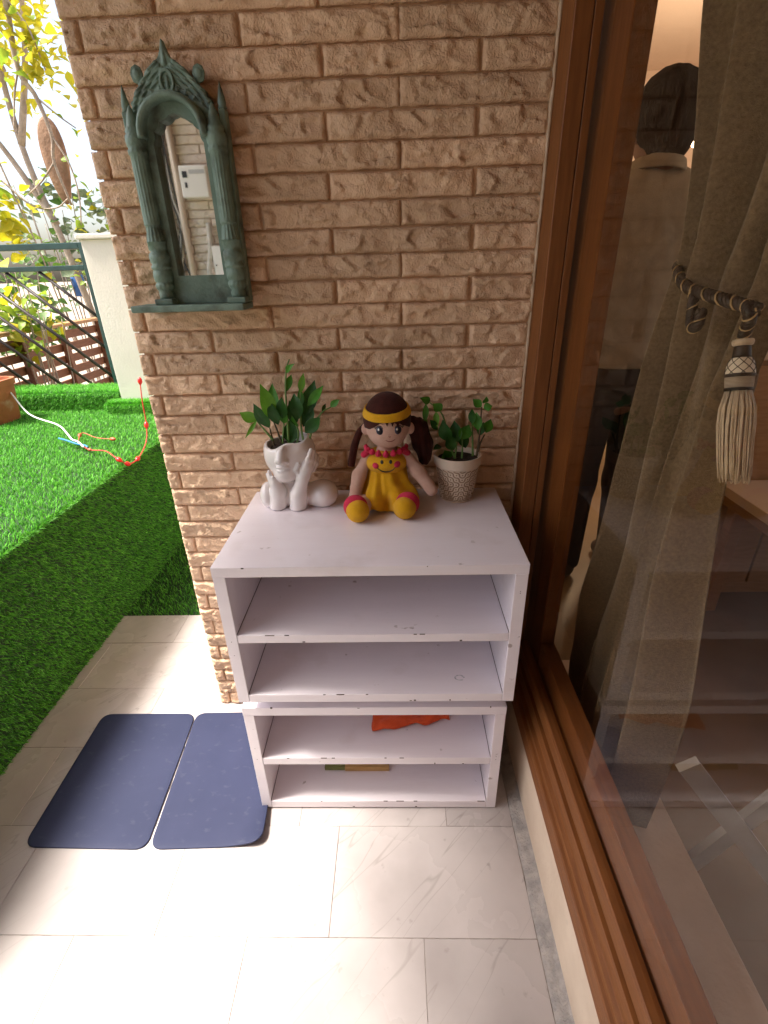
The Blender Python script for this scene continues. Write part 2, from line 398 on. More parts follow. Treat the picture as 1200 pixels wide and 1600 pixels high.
# ---- house body behind the wall, balcony slab above, wall behind the viewer
M['house'] = mat('house_plaster', (.62, .54, .45), .8, (.56, .48, .40), 6, .2, 60)
tag(box('house_wall', -.56, .30, WALL_Y+.345, 4.9, -.1, 2.6, M['house']), kind='structure')
tag(box('ceiling', -1.63, .42, -1.8, 3.2, 2.602, 2.8, M['ceiling']), kind='structure')
M['pale'] = mat('sunlit_cream_paint', (.78, .69, .60), .7, (.70, .60, .50), 14, .3, 160)  # cream paint, lightened to stand in for sun missing on this wall
VARP = []
for me_ in VAR[0][:5]:
    me_ = me_.copy(); me_.materials.clear(); me_.materials.append(M['pale']); VARP.append(me_)
rb = thing('brick_wall', 'pale cream brick wall seen only in the green-framed mirror', 'wall', (-1.2, -1.42, 0))
box('mortar_backing', -2.1, -1.0, -1.62, -1.436, -.1, 2.6, M['pale'], rb); tag(box('rear_wall', -.998, .36, -1.62, -1.43, -.1, 2.6, mat('fill_cutting_rear_brown', (.34, .24, .16), .8, (.28, .19, .12), 5)), kind='structure')  # unseen right part coloured brown to cut the fill light
for row in range(22, 50):
    for k in range(4):
        xc = -2.0+.307*k+(.1535 if row % 2 else 0)
        o = link('brick', RNG.choice(VARP), rb, (xc, -1.4365, (row+.5)*RH)); o.rotation_euler = (0, 0, math.pi)

# ---- raised ledge clad in artificial turf
tag(box('turf_ledge', -2.75, -1.222, -1.4, 3.0, -.1, .598, M['turf_base'], None, .012, 3), kind='structure')
tag(box('turf_curb', -3.2, -1.715, 3.04, 3.26, .30, .708, M['turf_base'], None, .02, 3), kind='structure')
tag(box('turf_step', -1.74, -1.222, 2.925, 2.998, .598, .662, M['turf_base'], None, .012, 2), kind='structure')
NR = np.random.default_rng(5)
def blades(P, N, length, width, lean, seed_dir=None):
    n = len(P); rd = NR.normal(size=(n, 3)); t = np.cross(N, rd); t /= np.linalg.norm(t, axis=1)[:, None]
    s = np.cross(t, N)
    ln = length*NR.uniform(.65, 1.2, n)[:, None]; le = lean*NR.uniform(.3, 1.3, n)[:, None]
    flow = np.zeros((n, 3)) if seed_dir is None else np.array(seed_dir)[None, :]*NR.uniform(.3, 1., n)[:, None]
    d0 = N+t*le*.5+flow*.5; d0 /= np.linalg.norm(d0, axis=1)[:, None]
    d1 = N+t*le*1.6+flow*1.4; d1 /= np.linalg.norm(d1, axis=1)[:, None]
    w_ = width*NR.uniform(.7, 1.2, n)[:, None]
    A = P-s*w_/2; B = P+s*w_/2; m_ = P+d0*ln*.55; Cc = m_-s*w_*.4; D = m_+s*w_*.4; T = m_+d1*ln*.5
    V = np.stack([A, B, Cc, D, T], 1).reshape(-1, 3); i = np.arange(n)[:, None]*5
    F = np.concatenate([i+[0, 1, 3], i+[0, 3, 2], i+[2, 3, 4]])
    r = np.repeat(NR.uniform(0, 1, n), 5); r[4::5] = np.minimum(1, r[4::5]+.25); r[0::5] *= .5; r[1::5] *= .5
    return V, F, r
def face_pts(n, o, u, v):
    a = NR.uniform(0, 1, (n, 2)); return np.array(o)+a[:, :1]*np.array(u)+a[:, 1:]*np.array(v)
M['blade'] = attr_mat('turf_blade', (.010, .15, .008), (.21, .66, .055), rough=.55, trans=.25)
def turf(name, label, regions):
    Vs, Fs, Rs, o = [], [], [], 0
    for n, org, u, v, nrm, ln, lean, flow in regions:
        P = face_pts(n, org, u, v); N = np.tile(np.array(nrm, float), (n, 1)); N /= np.linalg.norm(N, axis=1)[:, None]
        # tufts: pull the roots towards clump centres and vary the height
        V, F, r = blades(P, N, ln, .0026, lean, flow); Vs.append(V); Fs.append(F+o); Rs.append(r); o += len(V)
    ob = fastmesh(name, np.concatenate(Vs), np.concatenate(Fs), M['blade'], np.concatenate(Rs), 'stuff')
    return tag(ob, label, 'turf')
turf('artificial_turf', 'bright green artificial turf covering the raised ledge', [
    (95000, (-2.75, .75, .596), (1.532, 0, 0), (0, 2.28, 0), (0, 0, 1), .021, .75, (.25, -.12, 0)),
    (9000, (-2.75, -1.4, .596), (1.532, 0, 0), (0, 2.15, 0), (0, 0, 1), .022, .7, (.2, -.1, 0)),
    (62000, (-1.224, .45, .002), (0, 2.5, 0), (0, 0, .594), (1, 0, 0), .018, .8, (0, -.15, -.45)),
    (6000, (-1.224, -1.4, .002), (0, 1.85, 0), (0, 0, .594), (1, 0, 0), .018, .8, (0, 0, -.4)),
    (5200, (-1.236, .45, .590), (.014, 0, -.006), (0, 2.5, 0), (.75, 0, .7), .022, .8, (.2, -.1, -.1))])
turf('artificial_turf', 'dark shaded turf on the ground behind the marble floor', [
    (17000, (-1.225, 1.738, -.012), (.66, 0, 0), (0, 1.2, 0), (0, 0, 1), .018, .8, (0, -.2, 0))])
turf('artificial_turf', 'turf strip wrapped over the curb below the railing', [
    (13000, (-3.1, 3.04, .706), (1.385, 0, 0), (0, .22, 0), (0, 0, 1), .026, .9, (0, -.3, .1)),
    (15000, (-3.1, 3.036, .60), (1.385, 0, 0), (0, 0, .11), (0, -1, .1), .026, .8, (0, 0, -.2)),
    (1500, (-1.715, 3.036, .60), (0, .2, 0), (0, 0, .11), (1, 0, .1), .024, .8, (0, 0, -.2))])
turf('artificial_turf', 'small turf-clad step at the foot of the white wall', [
    (6500, (-1.745, 2.922, .660), (.53, 0, 0), (0, .075, 0), (0, 0, 1), .024, .9, (0, -.3, 0)),
    (6500, (-1.745, 2.920, .60), (.53, 0, 0), (0, 0, .062), (0, -1, .1), .024, .8, (0, 0, -.2)),
    (900, (-1.748, 2.922, .60), (0, .075, 0), (0, 0, .062), (-1, 0, .1), .024, .8, (0, 0, -.2))])

# ---- white parapet wall, railing
ww = thing('parapet_wall', 'off-white parapet wall with a capping ledge beside the railing', 'wall', (-1.15, 3.08, -.1))
box('wall_body', -1.688, -.56, 3.0, 3.16, -.1, 1.535, M['white_wall'], ww, .004, 2)
box('capping', -1.705, -.56, 2.982, 3.18, 1.536, 1.562, M['white_wall'], ww, .006, 2)
M['rail'] = mat('dark_green_painted_metal', (.012, .045, .040), .32, (.02, .065, .058), 20, .05, 100, spec=.6)
M['bar'] = mat('dark_brown_railing_bar', (.018, .013, .011), .45, (.035, .022, .016), 20)
rl = thing('balcony_railing', 'dark green metal railing with slanted bars on the curb', 'railing', (-2.4, 3.3, .70))
RY = 3.3
box('top_rail', -3.3, -1.868, RY-.02, RY+.02, 1.505, 1.540, M['rail'], rl, .004)
box('mid_rail', -3.3, -1.868, RY-.018, RY+.018, 1.392, 1.420, M['rail'], rl, .004)
box('post', -1.868, -1.818, RY-.02, RY+.02, .62, 1.540, M['rail'], rl, .004)
for k in range(8):
    x0 = -2.16-.205*k; z0, z1 = 1.39, .66
    x1 = x0+(z0-z1)*1.10
    if x1 > -1.87: z1 = z0-(-1.87-x0)/1.10; x1 = -1.87
    tube('bar', [(x0, RY, z0), (x1, RY, z1)], .0100, M['bar'], rl, 8)

# ---- door frame with fixed tinted glass, cream curb below
curb = box('door_curb', .332, .62, -1.4, 1.232, -.1, .196, M['cream'], None, .002, 1); tag(curb, kind='structure')
df = thing('glass_door', 'brown wooden door frame with large tinted glass pane beside the shelves', 'door', (.37, .5, .15))
def extr_y(name, prof, y0, y1, m, parent):
    V = [(x, y0, z) for x, z in prof]+[(x, y1, z) for x, z in prof]; n = len(prof)
    F = [(i, (i+1) % n, n+(i+1) % n, n+i) for i in range(n)]+[tuple(range(n-1, -1, -1)), tuple(range(n, 2*n))]
    return mk(name, V, F, m, parent, False)
extr_y('bottom_rail', [(.328, .197), (.328, .248), (.3300, .252), (.3360, .254), (.3375, .258), (.3385, .264), (.345, .267), (.347, .270), (.349, .306), (.368, .306), (.368, .197)], -1.4, 1.148, M['wood'], df)
extr_y('sill_strip', [(.3565, .309), (.3555, .312), (.3555, .352), (.3585, .356), (.379, .356), (.379, .309)], -1.4, 1.146, M['wood'], df)
box('jamb', .3195, .353, 1.150, 1.2465, .197, 2.4, M['wood_v'], df, .0015, 1)
box('inner_jamb', .3545, .3705, 1.150, 1.243, .197, 2.4, M['wood_v'], df, .001, 1)
box('header', .326, .40, -1.4, 1.148, 2.3, 2.40, M['wood'], df, .002, 1)
tag(box('lintel', .33, .42, -1.4, 1.24, 2.402, 2.601, M['house']), kind='structure')
box('pane', .3715, .3775, -1.4, 1.151, .3565, 2.3, M['glass'], df)
box('sash_stile', .386, .424, 1.058, 1.243, .2, 2.4, M['wood_v'], df, .003, 2)
box('sash_rail', .386, .424, -1.4, 1.0565, .2, .422, M['wood'], df, .003, 2)
cv, cf = [], []      # bead of white caulk between jamb and bricks
for i in range(161):
    z = i*2.4/160; a = .0015+.0020*noise.noise((z*30, 1, 0))
    cv += [(.3165-a*.7, WALL_Y-.001-.004*(1+noise.noise((z*22, 0, 0))), z), (.3197, WALL_Y-.004, z), (.3197, WALL_Y+.012, z), (.312, WALL_Y+.012, z)]
for i in range(160): cf += [(4*i+k, 4*i+(k+1) % 4, 4*i+4+(k+1) % 4, 4*i+4+k) for k in range(4)]
mk('caulk', cv, cf, mat('grimy_caulk', (.56, .42, .30), .6, (.40, .28, .18), 30), df)

# ---- the room behind the glass
M['room_wall'] = mat('room_wall_paint', (.74, .60, .50), .8, (.70, .56, .46), 3, .1, 60)
M['room_floor'] = mat('ochre_room_floor', (.24, .165, .085), .4, (.19, .125, .06), 5, .03, 30)
tag(box('room_floor', .425, 3.4, -1.4, 4.9, -.05, .098, M['room_floor']), kind='structure')
tag(box('room_ceiling', .425, 3.4, -1.4, 4.9, 2.605, 2.8, M['room_wall']), kind='structure')
tag(box('room_far_wall', .30, 3.4, 4.7, 4.9, .098, 2.604, M['room_wall']), kind='structure')
tag(box('room_near_wall', .385, 3.4, -1.6, -1.402, .0, 2.604, M['room_wall']), kind='structure')
rw = bmesh.new()      # right wall; unseen opening added to let sky light into the room
for a in ((-1.4, -1.0, .098, 2.6), (3.4, 4.7, .098, 2.6), (-1.0, 3.4, .098, .75), (-1.0, 3.4, 2.4, 2.6)):
    bm_box(rw, 3.2, 3.4, a[0], a[1], a[2], a[3])
tag(from_bm('room_right_wall', rw, M['room_wall']), kind='structure')
LEAF_A = [((-0.295,1.144,1.036),(-0.305,1.116,1.139),0.0279),((-0.305,1.148,1.014),(-0.328,1.123,1.09),0.0254),((-0.329,1.14,1.035),(-0.367,1.133,1.063),0.0228),((-0.296,1.16,1.034),(-0.293,1.181,1.117),0.0241),((-0.336,1.156,1.03),(-0.364,1.137,0.995),0.0081),((-0.27,1.151,1.023),(-0.261,1.135,1.074),0.0216),((-0.269,1.142,1.038),(-0.259,1.115,1.098),0.0228),((-0.256,1.143,0.975),(-0.259,1.173,1.029),0.0304),((-0.25,1.158,1.038),(-0.254,1.179,1.068),0.0114),((-0.237,1.157,1.013),(-0.245,1.136,1.052),0.014),((-0.23,1.145,1.036),(-0.238,1.154,1.103),0.0241),((-0.219,1.156,1.038),(-0.191,1.18,1.122),0.0292),((-0.21,1.159,1.062),(-0.164,1.13,1.119),0.0165),((-0.224,1.153,1.014),(-0.197,1.165,1.068),0.0266),((-0.22,1.15,0.999),(-0.177,1.128,1.045),0.0241),((-0.249,1.149,1.143),(-0.223,1.121,1.173),0.0107),((-0.256,1.16,1.098),(-0.246,1.186,1.138),0.0132),((-0.222,1.151,1.096),(-0.208,1.137,1.151),0.0122),((-0.225,1.16,1.062),(-0.226,1.165,1.106),0.014),((-0.176,1.159,1.047),(-0.17,1.184,1.065),0.0071),((-0.154,1.15,1.061),(-0.131,1.144,1.084),0.0122),((-0.243,1.152,1.019),(-0.25,1.148,1.088),0.0228),((-0.281,1.142,1.023),(-0.293,1.128,1.096),0.0203)]
STEM_A = [[(-0.299,1.15,0.962),(-0.303,1.154,0.986),(-0.307,1.158,1.011)],[(-0.281,1.15,0.976),(-0.288,1.154,1.004),(-0.297,1.158,1.032)],[(-0.278,1.15,0.974),(-0.274,1.154,1.001),(-0.271,1.158,1.021)],[(-0.248,1.15,0.96),(-0.238,1.154,0.993),(-0.241,1.158,1.015),(-0.251,1.162,1.032)],[(-0.224,1.15,0.965),(-0.229,1.154,1.003),(-0.228,1.158,1.053),(-0.224,1.162,1.097)],[(-0.263,1.15,0.973),(-0.26,1.154,1.045),(-0.258,1.158,1.098),(-0.252,1.162,1.145),(-0.243,1.166,1.17)],[(-0.215,1.15,0.972),(-0.198,1.154,1.018),(-0.176,1.158,1.047),(-0.155,1.162,1.058)],[(-0.3,1.15,0.982),(-0.321,1.154,1.01),(-0.337,1.158,1.03)]]
LEAF_B = [((0.081,1.173,1.061),(0.056,1.145,1.085),0.0146),((0.071,1.154,1.063),(0.069,1.162,1.018),0.0121),((0.074,1.16,1.024),(0.058,1.162,0.992),0.0117),((0.11,1.164,1.044),(0.088,1.155,1.064),0.0185),((0.097,1.177,1.037),(0.1,1.159,1.007),0.0121),((0.102,1.163,0.997),(0.081,1.145,1.028),0.0137),((0.128,1.168,0.964),(0.112,1.155,1.032),0.0254),((0.151,1.162,0.964),(0.142,1.176,1.022),0.0244),((0.158,1.161,0.972),(0.177,1.164,1.009),0.0293),((0.126,1.175,0.909),(0.118,1.151,0.954),0.0293),((0.182,1.154,1.012),(0.178,1.138,1.055),0.0146),((0.205,1.171,1.048),(0.185,1.178,1.067),0.0166),((0.207,1.159,1.06),(0.212,1.149,1.081),0.0121),((0.208,1.157,1.049),(0.228,1.155,1.057),0.0156),((0.198,1.154,0.996),(0.193,1.166,1.043),0.0185),((0.205,1.175,0.975),(0.219,1.202,1.007),0.0185),((0.22,1.171,0.984),(0.235,1.198,1.012),0.0185),((0.142,1.153,0.948),(0.122,1.141,0.989),0.0234),((0.173,1.176,0.944),(0.161,1.193,0.989),0.0215),((0.092,1.163,0.946),(0.114,1.189,0.949),0.0117)]
STEM_B = [[(0.163,1.165,0.913),(0.164,1.169,0.943),(0.163,1.173,0.968)],[(0.19,1.165,0.927),(0.188,1.169,0.967),(0.185,1.173,1.01)],[(0.202,1.165,0.937),(0.207,1.169,0.958),(0.217,1.173,0.979)],[(0.147,1.165,0.921),(0.132,1.169,0.956),(0.119,1.173,1.012),(0.107,1.177,1.038),(0.082,1.181,1.059)],[(0.199,1.165,0.926),(0.204,1.169,0.977),(0.206,1.173,1.047)],[(0.145,1.165,0.917),(0.15,1.169,0.962)]]
# ================================================================== shelves
M['shelf'] = overlay(overlay(mat('white_shelf_paint', (.80, .755, .80), .25, (.78, .73, .775), 5, .05, 30, coat=.25, stretch=(1, 6, 6)), (.32, .27, .25), 34, .70, .76, amount=.75), (.55, .48, .46), 9, .62, .8, amount=.35)
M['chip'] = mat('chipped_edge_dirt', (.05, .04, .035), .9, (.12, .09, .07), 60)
def shelf_unit(label, x0, x1, y0, y1, z0, z1, mid, th, group):
    t = thing('shelf_unit', label, 'shelf', ((x0+x1)/2, (y0+y1)/2, z0), group)
    s = .0265; m = M['shelf']; g = .0007; b = .0012
    box('top_panel', x0, x1, y0, y1, z1-th, z1, m, t, b, 2)
    box('side_panel', x0+.0004, x0+s, y0+.0006, y1, z0, z1-th-g, m, t, b, 2)
    box('side_panel', x1-s, x1-.0004, y0+.0006, y1, z0, z1-th-g, m, t, b, 2)
    box('middle_shelf', x0+s+g, x1-s-g, y0+.0012, y1-.008, mid-th+.002, mid, m, t, b, 2)
    box('bottom_panel', x0+s+g, x1-s-g, y0+.0009, y1-.008, z0, z0+th, m, t, b, 2)
    box('back_panel', x0+s+g, x1-s-g, y1-.0075, y1-.0015, z0+.001, z1-th-g, m, t)
    # dirt in the open joints and small chips along the front edges
    bm = bmesh.new(); rr = random.Random(int(z1*1000))
    for zt in (mid, z0+th):
        x = x0+s+.003
        while x < x1-s-.02:
            l = rr.uniform(.008, .07)
            l *= .3
            if rr.random() < .22: bm_box(bm, x, min(x+l, x1-s-.002), y0+.0006, y0+.0022, zt-.0012, zt+rr.uniform(.0001, .0004))
            x += l+rr.uniform(.004, .03)
        for xs in (x0+s-.0003, x1-s-.0009): bm_box(bm, xs, xs+.0012, y0+.004, y1-.01, zt-.001, zt+.0011)
    for _ in range(7):
        xx = rr.uniform(x0+.03, x1-.03); zz = rr.choice((z0+.003, mid-th+.004, z1-.003)); bm_box(bm, xx, xx+rr.uniform(.002, .006), y0-.0002, y0+.002, zz, zz+rr.uniform(.001, .004))
    for _ in range(4):
        zz = rr.uniform(z0+.02, z1-.05); xx = rr.choice((x0+.012, x1-.014)); bm_box(bm, xx, xx+.0016, y0+.0002, y0+.002, zz, zz+.0016)
    from_bm('chipped_paint', bm, M['chip'], t, False, 'stuff')
    return t
SH_Z = .8124
up = shelf_unit('upper white wooden open shelf unit carrying the doll and planters', -.3842, .2648, .842, 1.2285, .4345, SH_Z, .636, .0235, 'stacked white shelf units')
lo = shelf_unit('lower white wooden open shelf unit standing on the marble floor', -.3909, .2582, .864, 1.2285, .005, .392, .208, .0265, 'stacked white shelf units')
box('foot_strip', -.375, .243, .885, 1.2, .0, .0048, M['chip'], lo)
for xx in (-.36, .21): box('spacer_strip', xx, xx+.02, .90, 1.2, .3925, .434, M['shelf'], lo, .001, 1)
# scuffed ring on the upper unit's bottom panel
V, F = [], []
for k in range(29):
    a = 2*math.pi*k/28*.86
    for r in (.0085+.0015*noise.noise((k*.6, 0, 0)), .0125+.002*noise.noise((k*.5, 4, 0))): V.append((.144+r*math.cos(a), .893+r*.75*math.sin(a), .4586))
for k in range(28): F.append((2*k, 2*k+1, 2*k+3, 2*k+2))
mk('scuff_ring', V, F, mat('worn_grey_ring', (.26, .28, .31), .5, (.65, .64, .66), 160), up, False)

# things left in the lower unit
M['orange'] = mat('orange_cloth', (.80, .10, .012), .85, (.66, .07, .008), 30, .4, 400, sheen=.4)
gv, gf = [], []; nx, ny = 34, 22
for j in range(ny+1):
    for i in range(nx+1):
        u, v = i/nx, j/ny
        x = -.078+.215*u+.012*noise.noise((v*4, u*2, 1)); y = .945+.20*v+.035*(u-.08)*(1-v)+.01*noise.noise((u*5, v*3, 6))
        z = .2105+.006+.013*max(0, noise.noise((u*6, v*5, 2)))+.006*math.sin(u*14+v*4)**2*v+.028*v
        gv.append((x, y, z))
for j in range(ny):
    for i in range(nx): gf.append((j*(nx+1)+i, j*(nx+1)+i+1, (j+1)*(nx+1)+i+1, (j+1)*(nx+1)+i))
oc = mk('orange_cloth', gv, gf, M['orange']); tag(oc, 'crumpled orange cloth lying on the lower unit\'s middle shelf', 'cloth')
sm_ = oc.modifiers.new('thick', 'SOLIDIFY'); sm_.thickness = .002
wb = thing('wooden_offcut', 'small pale wooden batten lying at the back of the lowest shelf', 'batten', (-.12, .975, .0315))
box('batten', -.165, -.036, .955, .985, .0318, .048, mat('pale_pine', (.55, .34, .13), .6, (.46, .27, .09), 12, .15, 90, stretch=(2, 16, 16)), wb, .001, 1)
box('green_edge', -.225, -.166, .958, .985, .0318, .045, mat('olive_card', (.20, .23, .07), .7, (.15, .16, .05), 30), wb, .001, 1)

# ================================================================== floor mats
M['mat'] = overlay(mat('slate_blue_rubber', (.020, .025, .060), .62, (.026, .031, .070), 5, .06, 400, spec=.22), (.075, .08, .11), 34, .60, .86, (1, 1.6, 1), amount=.5)
def floor_mat(label, cs, curl, z0):
    """rounded quad given by four corners (counter-clockwise from the near left)"""
    c = [Vector((x, y, 0)) for x, y in cs]; rad = .035; out = []
    for i in range(4):
        p, a, b = c[i], c[i-1], c[(i+1) % 4]
        d0 = (a-p).normalized(); d1 = (b-p).normalized()
        for k in range(9):
            t = k/8; q = p+d0*rad*(1-t)**2+d1*rad*t**2; out.append(q)
        nseg = 14; e = b-d1*(-0)
        for k in range(1, nseg): out.append((p+d1*rad).lerp(b-d1*rad, k/nseg))
    n = len(out); cen = sum(c, Vector())/4; V, F = [], []; rings = [1, .985, .9, .75, .55, .3]
    for layer in (0, 1):
        for s in rings:
            for q in out:
                p = cen+(q-cen)*s
                z = z0+.0035*layer+curl(p.x, p.y)+.0006*noise.noise((p.x*12, p.y*12, z0*90))
                V.append((p.x, p.y, z - (.0006 if (s == 1 and layer) else 0)))
        V.append((cen.x, cen.y, z0+.0035*layer+curl(cen.x, cen.y)))
    R = len(rings); per = R*n+1
    for layer in (0, 1):
        o = layer*per
        for r in range(R-1):
            for k in range(n):
                f = (o+r*n+k, o+r*n+(k+1) % n, o+(r+1)*n+(k+1) % n, o+(r+1)*n+k); F.append(f if layer else f[::-1])
        for k in range(n):
            f = (o+(R-1)*n+k, o+(R-1)*n+(k+1) % n, o+per-1); F.append(f if layer else f[::-1])
    for k in range(n): F.append((k, (k+1) % n, per+(k+1) % n, per+k))
    ob = mk('floor_mat', V, F, M['mat']); tag(ob, label, 'mat', 'slate blue mats beside the shelves')
    return ob
floor_mat('slate blue rubber mat nearer the turf ledge, left one of the pair', [(-1.006, .758), (-.672, .752), (-.700, 1.192), (-1.020, 1.192)], lambda x, y: 0.0, .0012)
floor_mat('slate blue rubber mat touching the white shelves, right one of the pair', [(-.664, .752), (-.366, .762), (-.402, 1.198), (-.697, 1.194)],
          lambda x, y: .022*max(0, min(1, (x+.50)/.12))**2*max(0, min(1, (.98-y)/.24)), .0012)

# ================================================================== bust planter
M['ceramic'] = mat('glossy_white_ceramic', (.80, .75, .74), .22, (.77, .72, .70), 8, coat=.3, sub=.0)
M['potsoil'] = mat('dark_potting_soil', (.025, .016, .010), .95, (.05, .03, .02), 90, 1.0, 160)
bp = thing('bust_planter', 'white ceramic planter shaped as a half face resting on hands', 'planter', (-.255, 1.15, SH_Z))
def bust(P):
    x, y, z = P
    sh = smin(capsule(P, (-.316, 1.150, .835), (-.20, 1.155, .835), .031), ell(P, (-.186, 1.150, .838), (.035, .042, .034)), .02)
    sh = smin(sh, ell(P, (-.327, 1.140, .842), (.021, .03, .034)), .006)
    d = sh
    d = smin(d, capsule(P, (-.266, 1.160, .84), (-.268, 1.158, .90), .033, .030), .014)
    face = ell(P, (-.264, 1.155, .948), (.064, .056, .070))
    face = smin(face, ell(P, (-.274, 1.118, .903), (.024, .020, .018)), .018)          # chin
    face = smin(face, capsule(P, (-.271, 1.106, .990), (-.275, 1.092, .951), .0075, .0115), .010)   # nose
    face = smin(face, ell(P, (-.284, 1.099, .946), (.007, .008, .006)), .004); face = smin(face, ell(P, (-.263, 1.099, .946), (.007, .008, .006)), .004)
    lips = smin(ell(P, (-.273, 1.101, .9305), (.017, .007, .0045)), ell(P, (-.273, 1.102, .921), (.014, .007, .0048)), .0015)
    face = smin(face, lips, .004)
    face = smax(face, -ell(P, (-.303, 1.100, .983), (.016, .012, .012)), .01)          # eye hollows
    face = smax(face, -ell(P, (-.240, 1.100, .981), (.018, .012, .012)), .01)
    face = smax(face, -ell(P, (-.318, 1.102, .916), (.016, .016, .026)), .008)         # hollow beside the left hand
    rim = (z-(.985+.20*(x+.262)+.10*(y-1.15)+.004*np.sin(x*90)))*.96
    face = smax(face, rim, .004)
    cav = smax(ell(P, (-.263, 1.157, .952), (.057, .049, .060)), .955-z, .004)
    d = smin(d, face, .006)
    # forearms and hands
    arm1 = chain(P, [(-.304, 1.124, .80), (-.296, 1.122, .860), (-.299, 1.114, .886)], [.0225, .0195, .014], .008)
    arm2 = chain(P, [(-.252, 1.120, .80), (-.246, 1.116, .850), (-.229, 1.112, .898)], [.0230, .0205, .0145], .008)
    d = smin(d, arm1, .0035); d = smin(d, arm2, .0035)
    palm2 = chain(P, [(-.229, 1.112, .898), (-.217, 1.116, .926)], [.0155, .0165], .006); d = smin(d, palm2, .005)
    for a, b, c in [tuple((p[0]-.006, p[1]+.006, p[2]) for p in t_) for t_ in (((-.215, 1.100, .926), (-.206, 1.104, .946), (-.199, 1.114, .966)), ((-.207, 1.103, .924), (-.199, 1.110, .942), (-.194, 1.120, .960)),
                    ((-.202, 1.109, .920), (-.194, 1.117, .936), (-.190, 1.127, .950)), ((-.199, 1.116, .915), (-.191, 1.124, .928), (-.188, 1.133, .940)),
                    ((-.228, 1.103, .908), (-.236, 1.100, .922), (-.229, 1.099, .936)))]:
        d = smin(d, chain(P, [a, b, c], [.0068, .0064, .0050], .003), .0024)
    for a, b in (((-.303, 1.110, .884), (-.311, 1.112, .916)), ((-.308, 1.112, .882), (-.317, 1.118, .906)), ((-.296, 1.108, .884), (-.302, 1.106, .902))):
        d = smin(d, capsule(P, a, b, .0062, .0045), .003)
    d = smax(d, -cav, .002)
    return smax(d, SH_Z+.0012-z, .003)
solid('bust_body', bust, (-.358, 1.07, .806), (-.138, 1.222, 1.012), .0014, M['ceramic'], bp, 2)
sv, sf = lathe_geo([(.0005, .968), (.02, .969), (.036, .968), (.0475, .962)], -.264, 1.157, 30); sf = sf[:-2]
so = mk('soil', sv, sf, M['potsoil'], bp)

# ================================================================== plants
def leaf_geo(a, b, wid, bend, roll, n=8):
    a = Vector(a); b = Vector(b); d = b-a; ln = d.length; t = d.normalized()
    view = Vector((math.sin(roll), -math.cos(roll), .25)); s = t.cross(view).normalized(); nn = s.cross(t).normalized()
    V, F = [], []
    for i in range(n+1):
        u = i/n; wv = wid*.66*(math.sin(math.pi*min(1, u*1.02)**.85)**1.0) if 0 < u < 1 else .0004
        c = a+d*u+nn*bend*ln*math.sin(math.pi*u)+Vector((0, 0, -.12*ln*u*u))*(1 if bend > 0 else .3)
        cup = .22*wv
        V += [tuple(c-s*wv+nn*cup), tuple(c-s*wv*.5+nn*cup*.25), tuple(c-nn*.0006), tuple(c+s*wv*.5+nn*cup*.25), tuple(c+s*wv+nn*cup)]
    for i in range(n):
        for k in range(4): F.append((5*i+k, 5*i+k+1, 5*i+6+k, 5*i+5+k))
    return V, F
def leaf_mat(name, c0, c1, trans=.22):
    m = mat(name, c0, .48, c1, 40, .12, 220, spec=.4); n = m.node_tree.nodes; l = m.node_tree.links; b = n['Principled BSDF']
    tr = n.new('ShaderNodeBsdfTranslucent'); l.new(b.inputs['Base Color'].links[0].from_socket, tr.inputs[0])
    ms = n.new('ShaderNodeMixShader'); ms.inputs[0].default_value = trans; l.new(b.outputs[0], ms.inputs[1]); l.new(tr.outputs[0], ms.inputs[2]); l.new(ms.outputs[0], n['Material Output'].inputs[0])
    return m
LM = [leaf_mat('leaf_deep_green', (.018, .085, .012), (.028, .12, .016)), leaf_mat('leaf_mid_green', (.045, .19, .014), (.07, .25, .02)), leaf_mat('leaf_light_green', (.11, .31, .022), (.15, .38, .03), .3)]
M['stem'] = mat('green_plant_stem', (.10, .20, .04), .5, (.16, .28, .07), 40)
M['stem_d'] = mat('brown_plant_stem', (.06, .035, .015), .6, (.09, .06, .02), 40)
def potted(name, label, leaves, stems, base, tones, darkstem):
    t = thing(name, label, 'plant', base)
    for i, s in enumerate(stems):
        p = spline(s, 6); n = len(p); tube('stem', p, [.0030*(1-.55*k/n) for k in range(n)], M['stem_d'] if i in darkstem else M['stem'], t, 7)
    for i, (a, b, wd) in enumerate(leaves):
        rr = random.Random(i*7+len(leaves)); V, F = leaf_geo(a, b, wd, rr.uniform(-.10, .12), rr.uniform(-.5, .5))
        o = mk('leaf', V, F, LM[tones[i % len(tones)]], t)
    return t
potted('leafy_plant', 'upright glossy green plant growing out of the white bust planter', LEAF_A, STEM_A, (-.264, 1.15, .967),
       [2, 0, 2, 1, 2, 1, 0, 0, 1, 1, 0, 0, 1, 0, 0, 1, 1, 2, 1, 0, 1, 0, 0], (0, 1))
# patterned pot
def truchet(u, v, seed=3):
    """meandering line pattern of quarter arcs; 0 on a line, grows away from it"""
    iu, iv = np.floor(u).astype(int), np.floor(v).astype(int); fu, fv = u-iu, v-iv
    hsh = ((iu*73856093) ^ (iv*19349663) ^ (seed*83492791)) & 1023
    fl_ = hsh > 511; fu = np.where(fl_, 1-fu, fu)
    r1 = np.hypot(fu, fv); r2 = np.hypot(1-fu, 1-fv)
    return np.minimum(np.abs(r1-.5), np.abs(r2-.5)), np.minimum(np.hypot(fu-0, fv-0), np.minimum(np.hypot(1-fu, fv), np.minimum(np.hypot(fu, 1-fv), np.hypot(1-fu, 1-fv))))
PX, PY = .1535, 1.172
pt = thing('patterned_pot', 'small cream pot with brown meandering relief pattern right of the doll', 'pot', (PX, PY, SH_Z))
nt_, nz_ = 420, 120; th = np.arange(nt_)*2*np.pi/nt_; zz = np.linspace(0, .119, nz_)
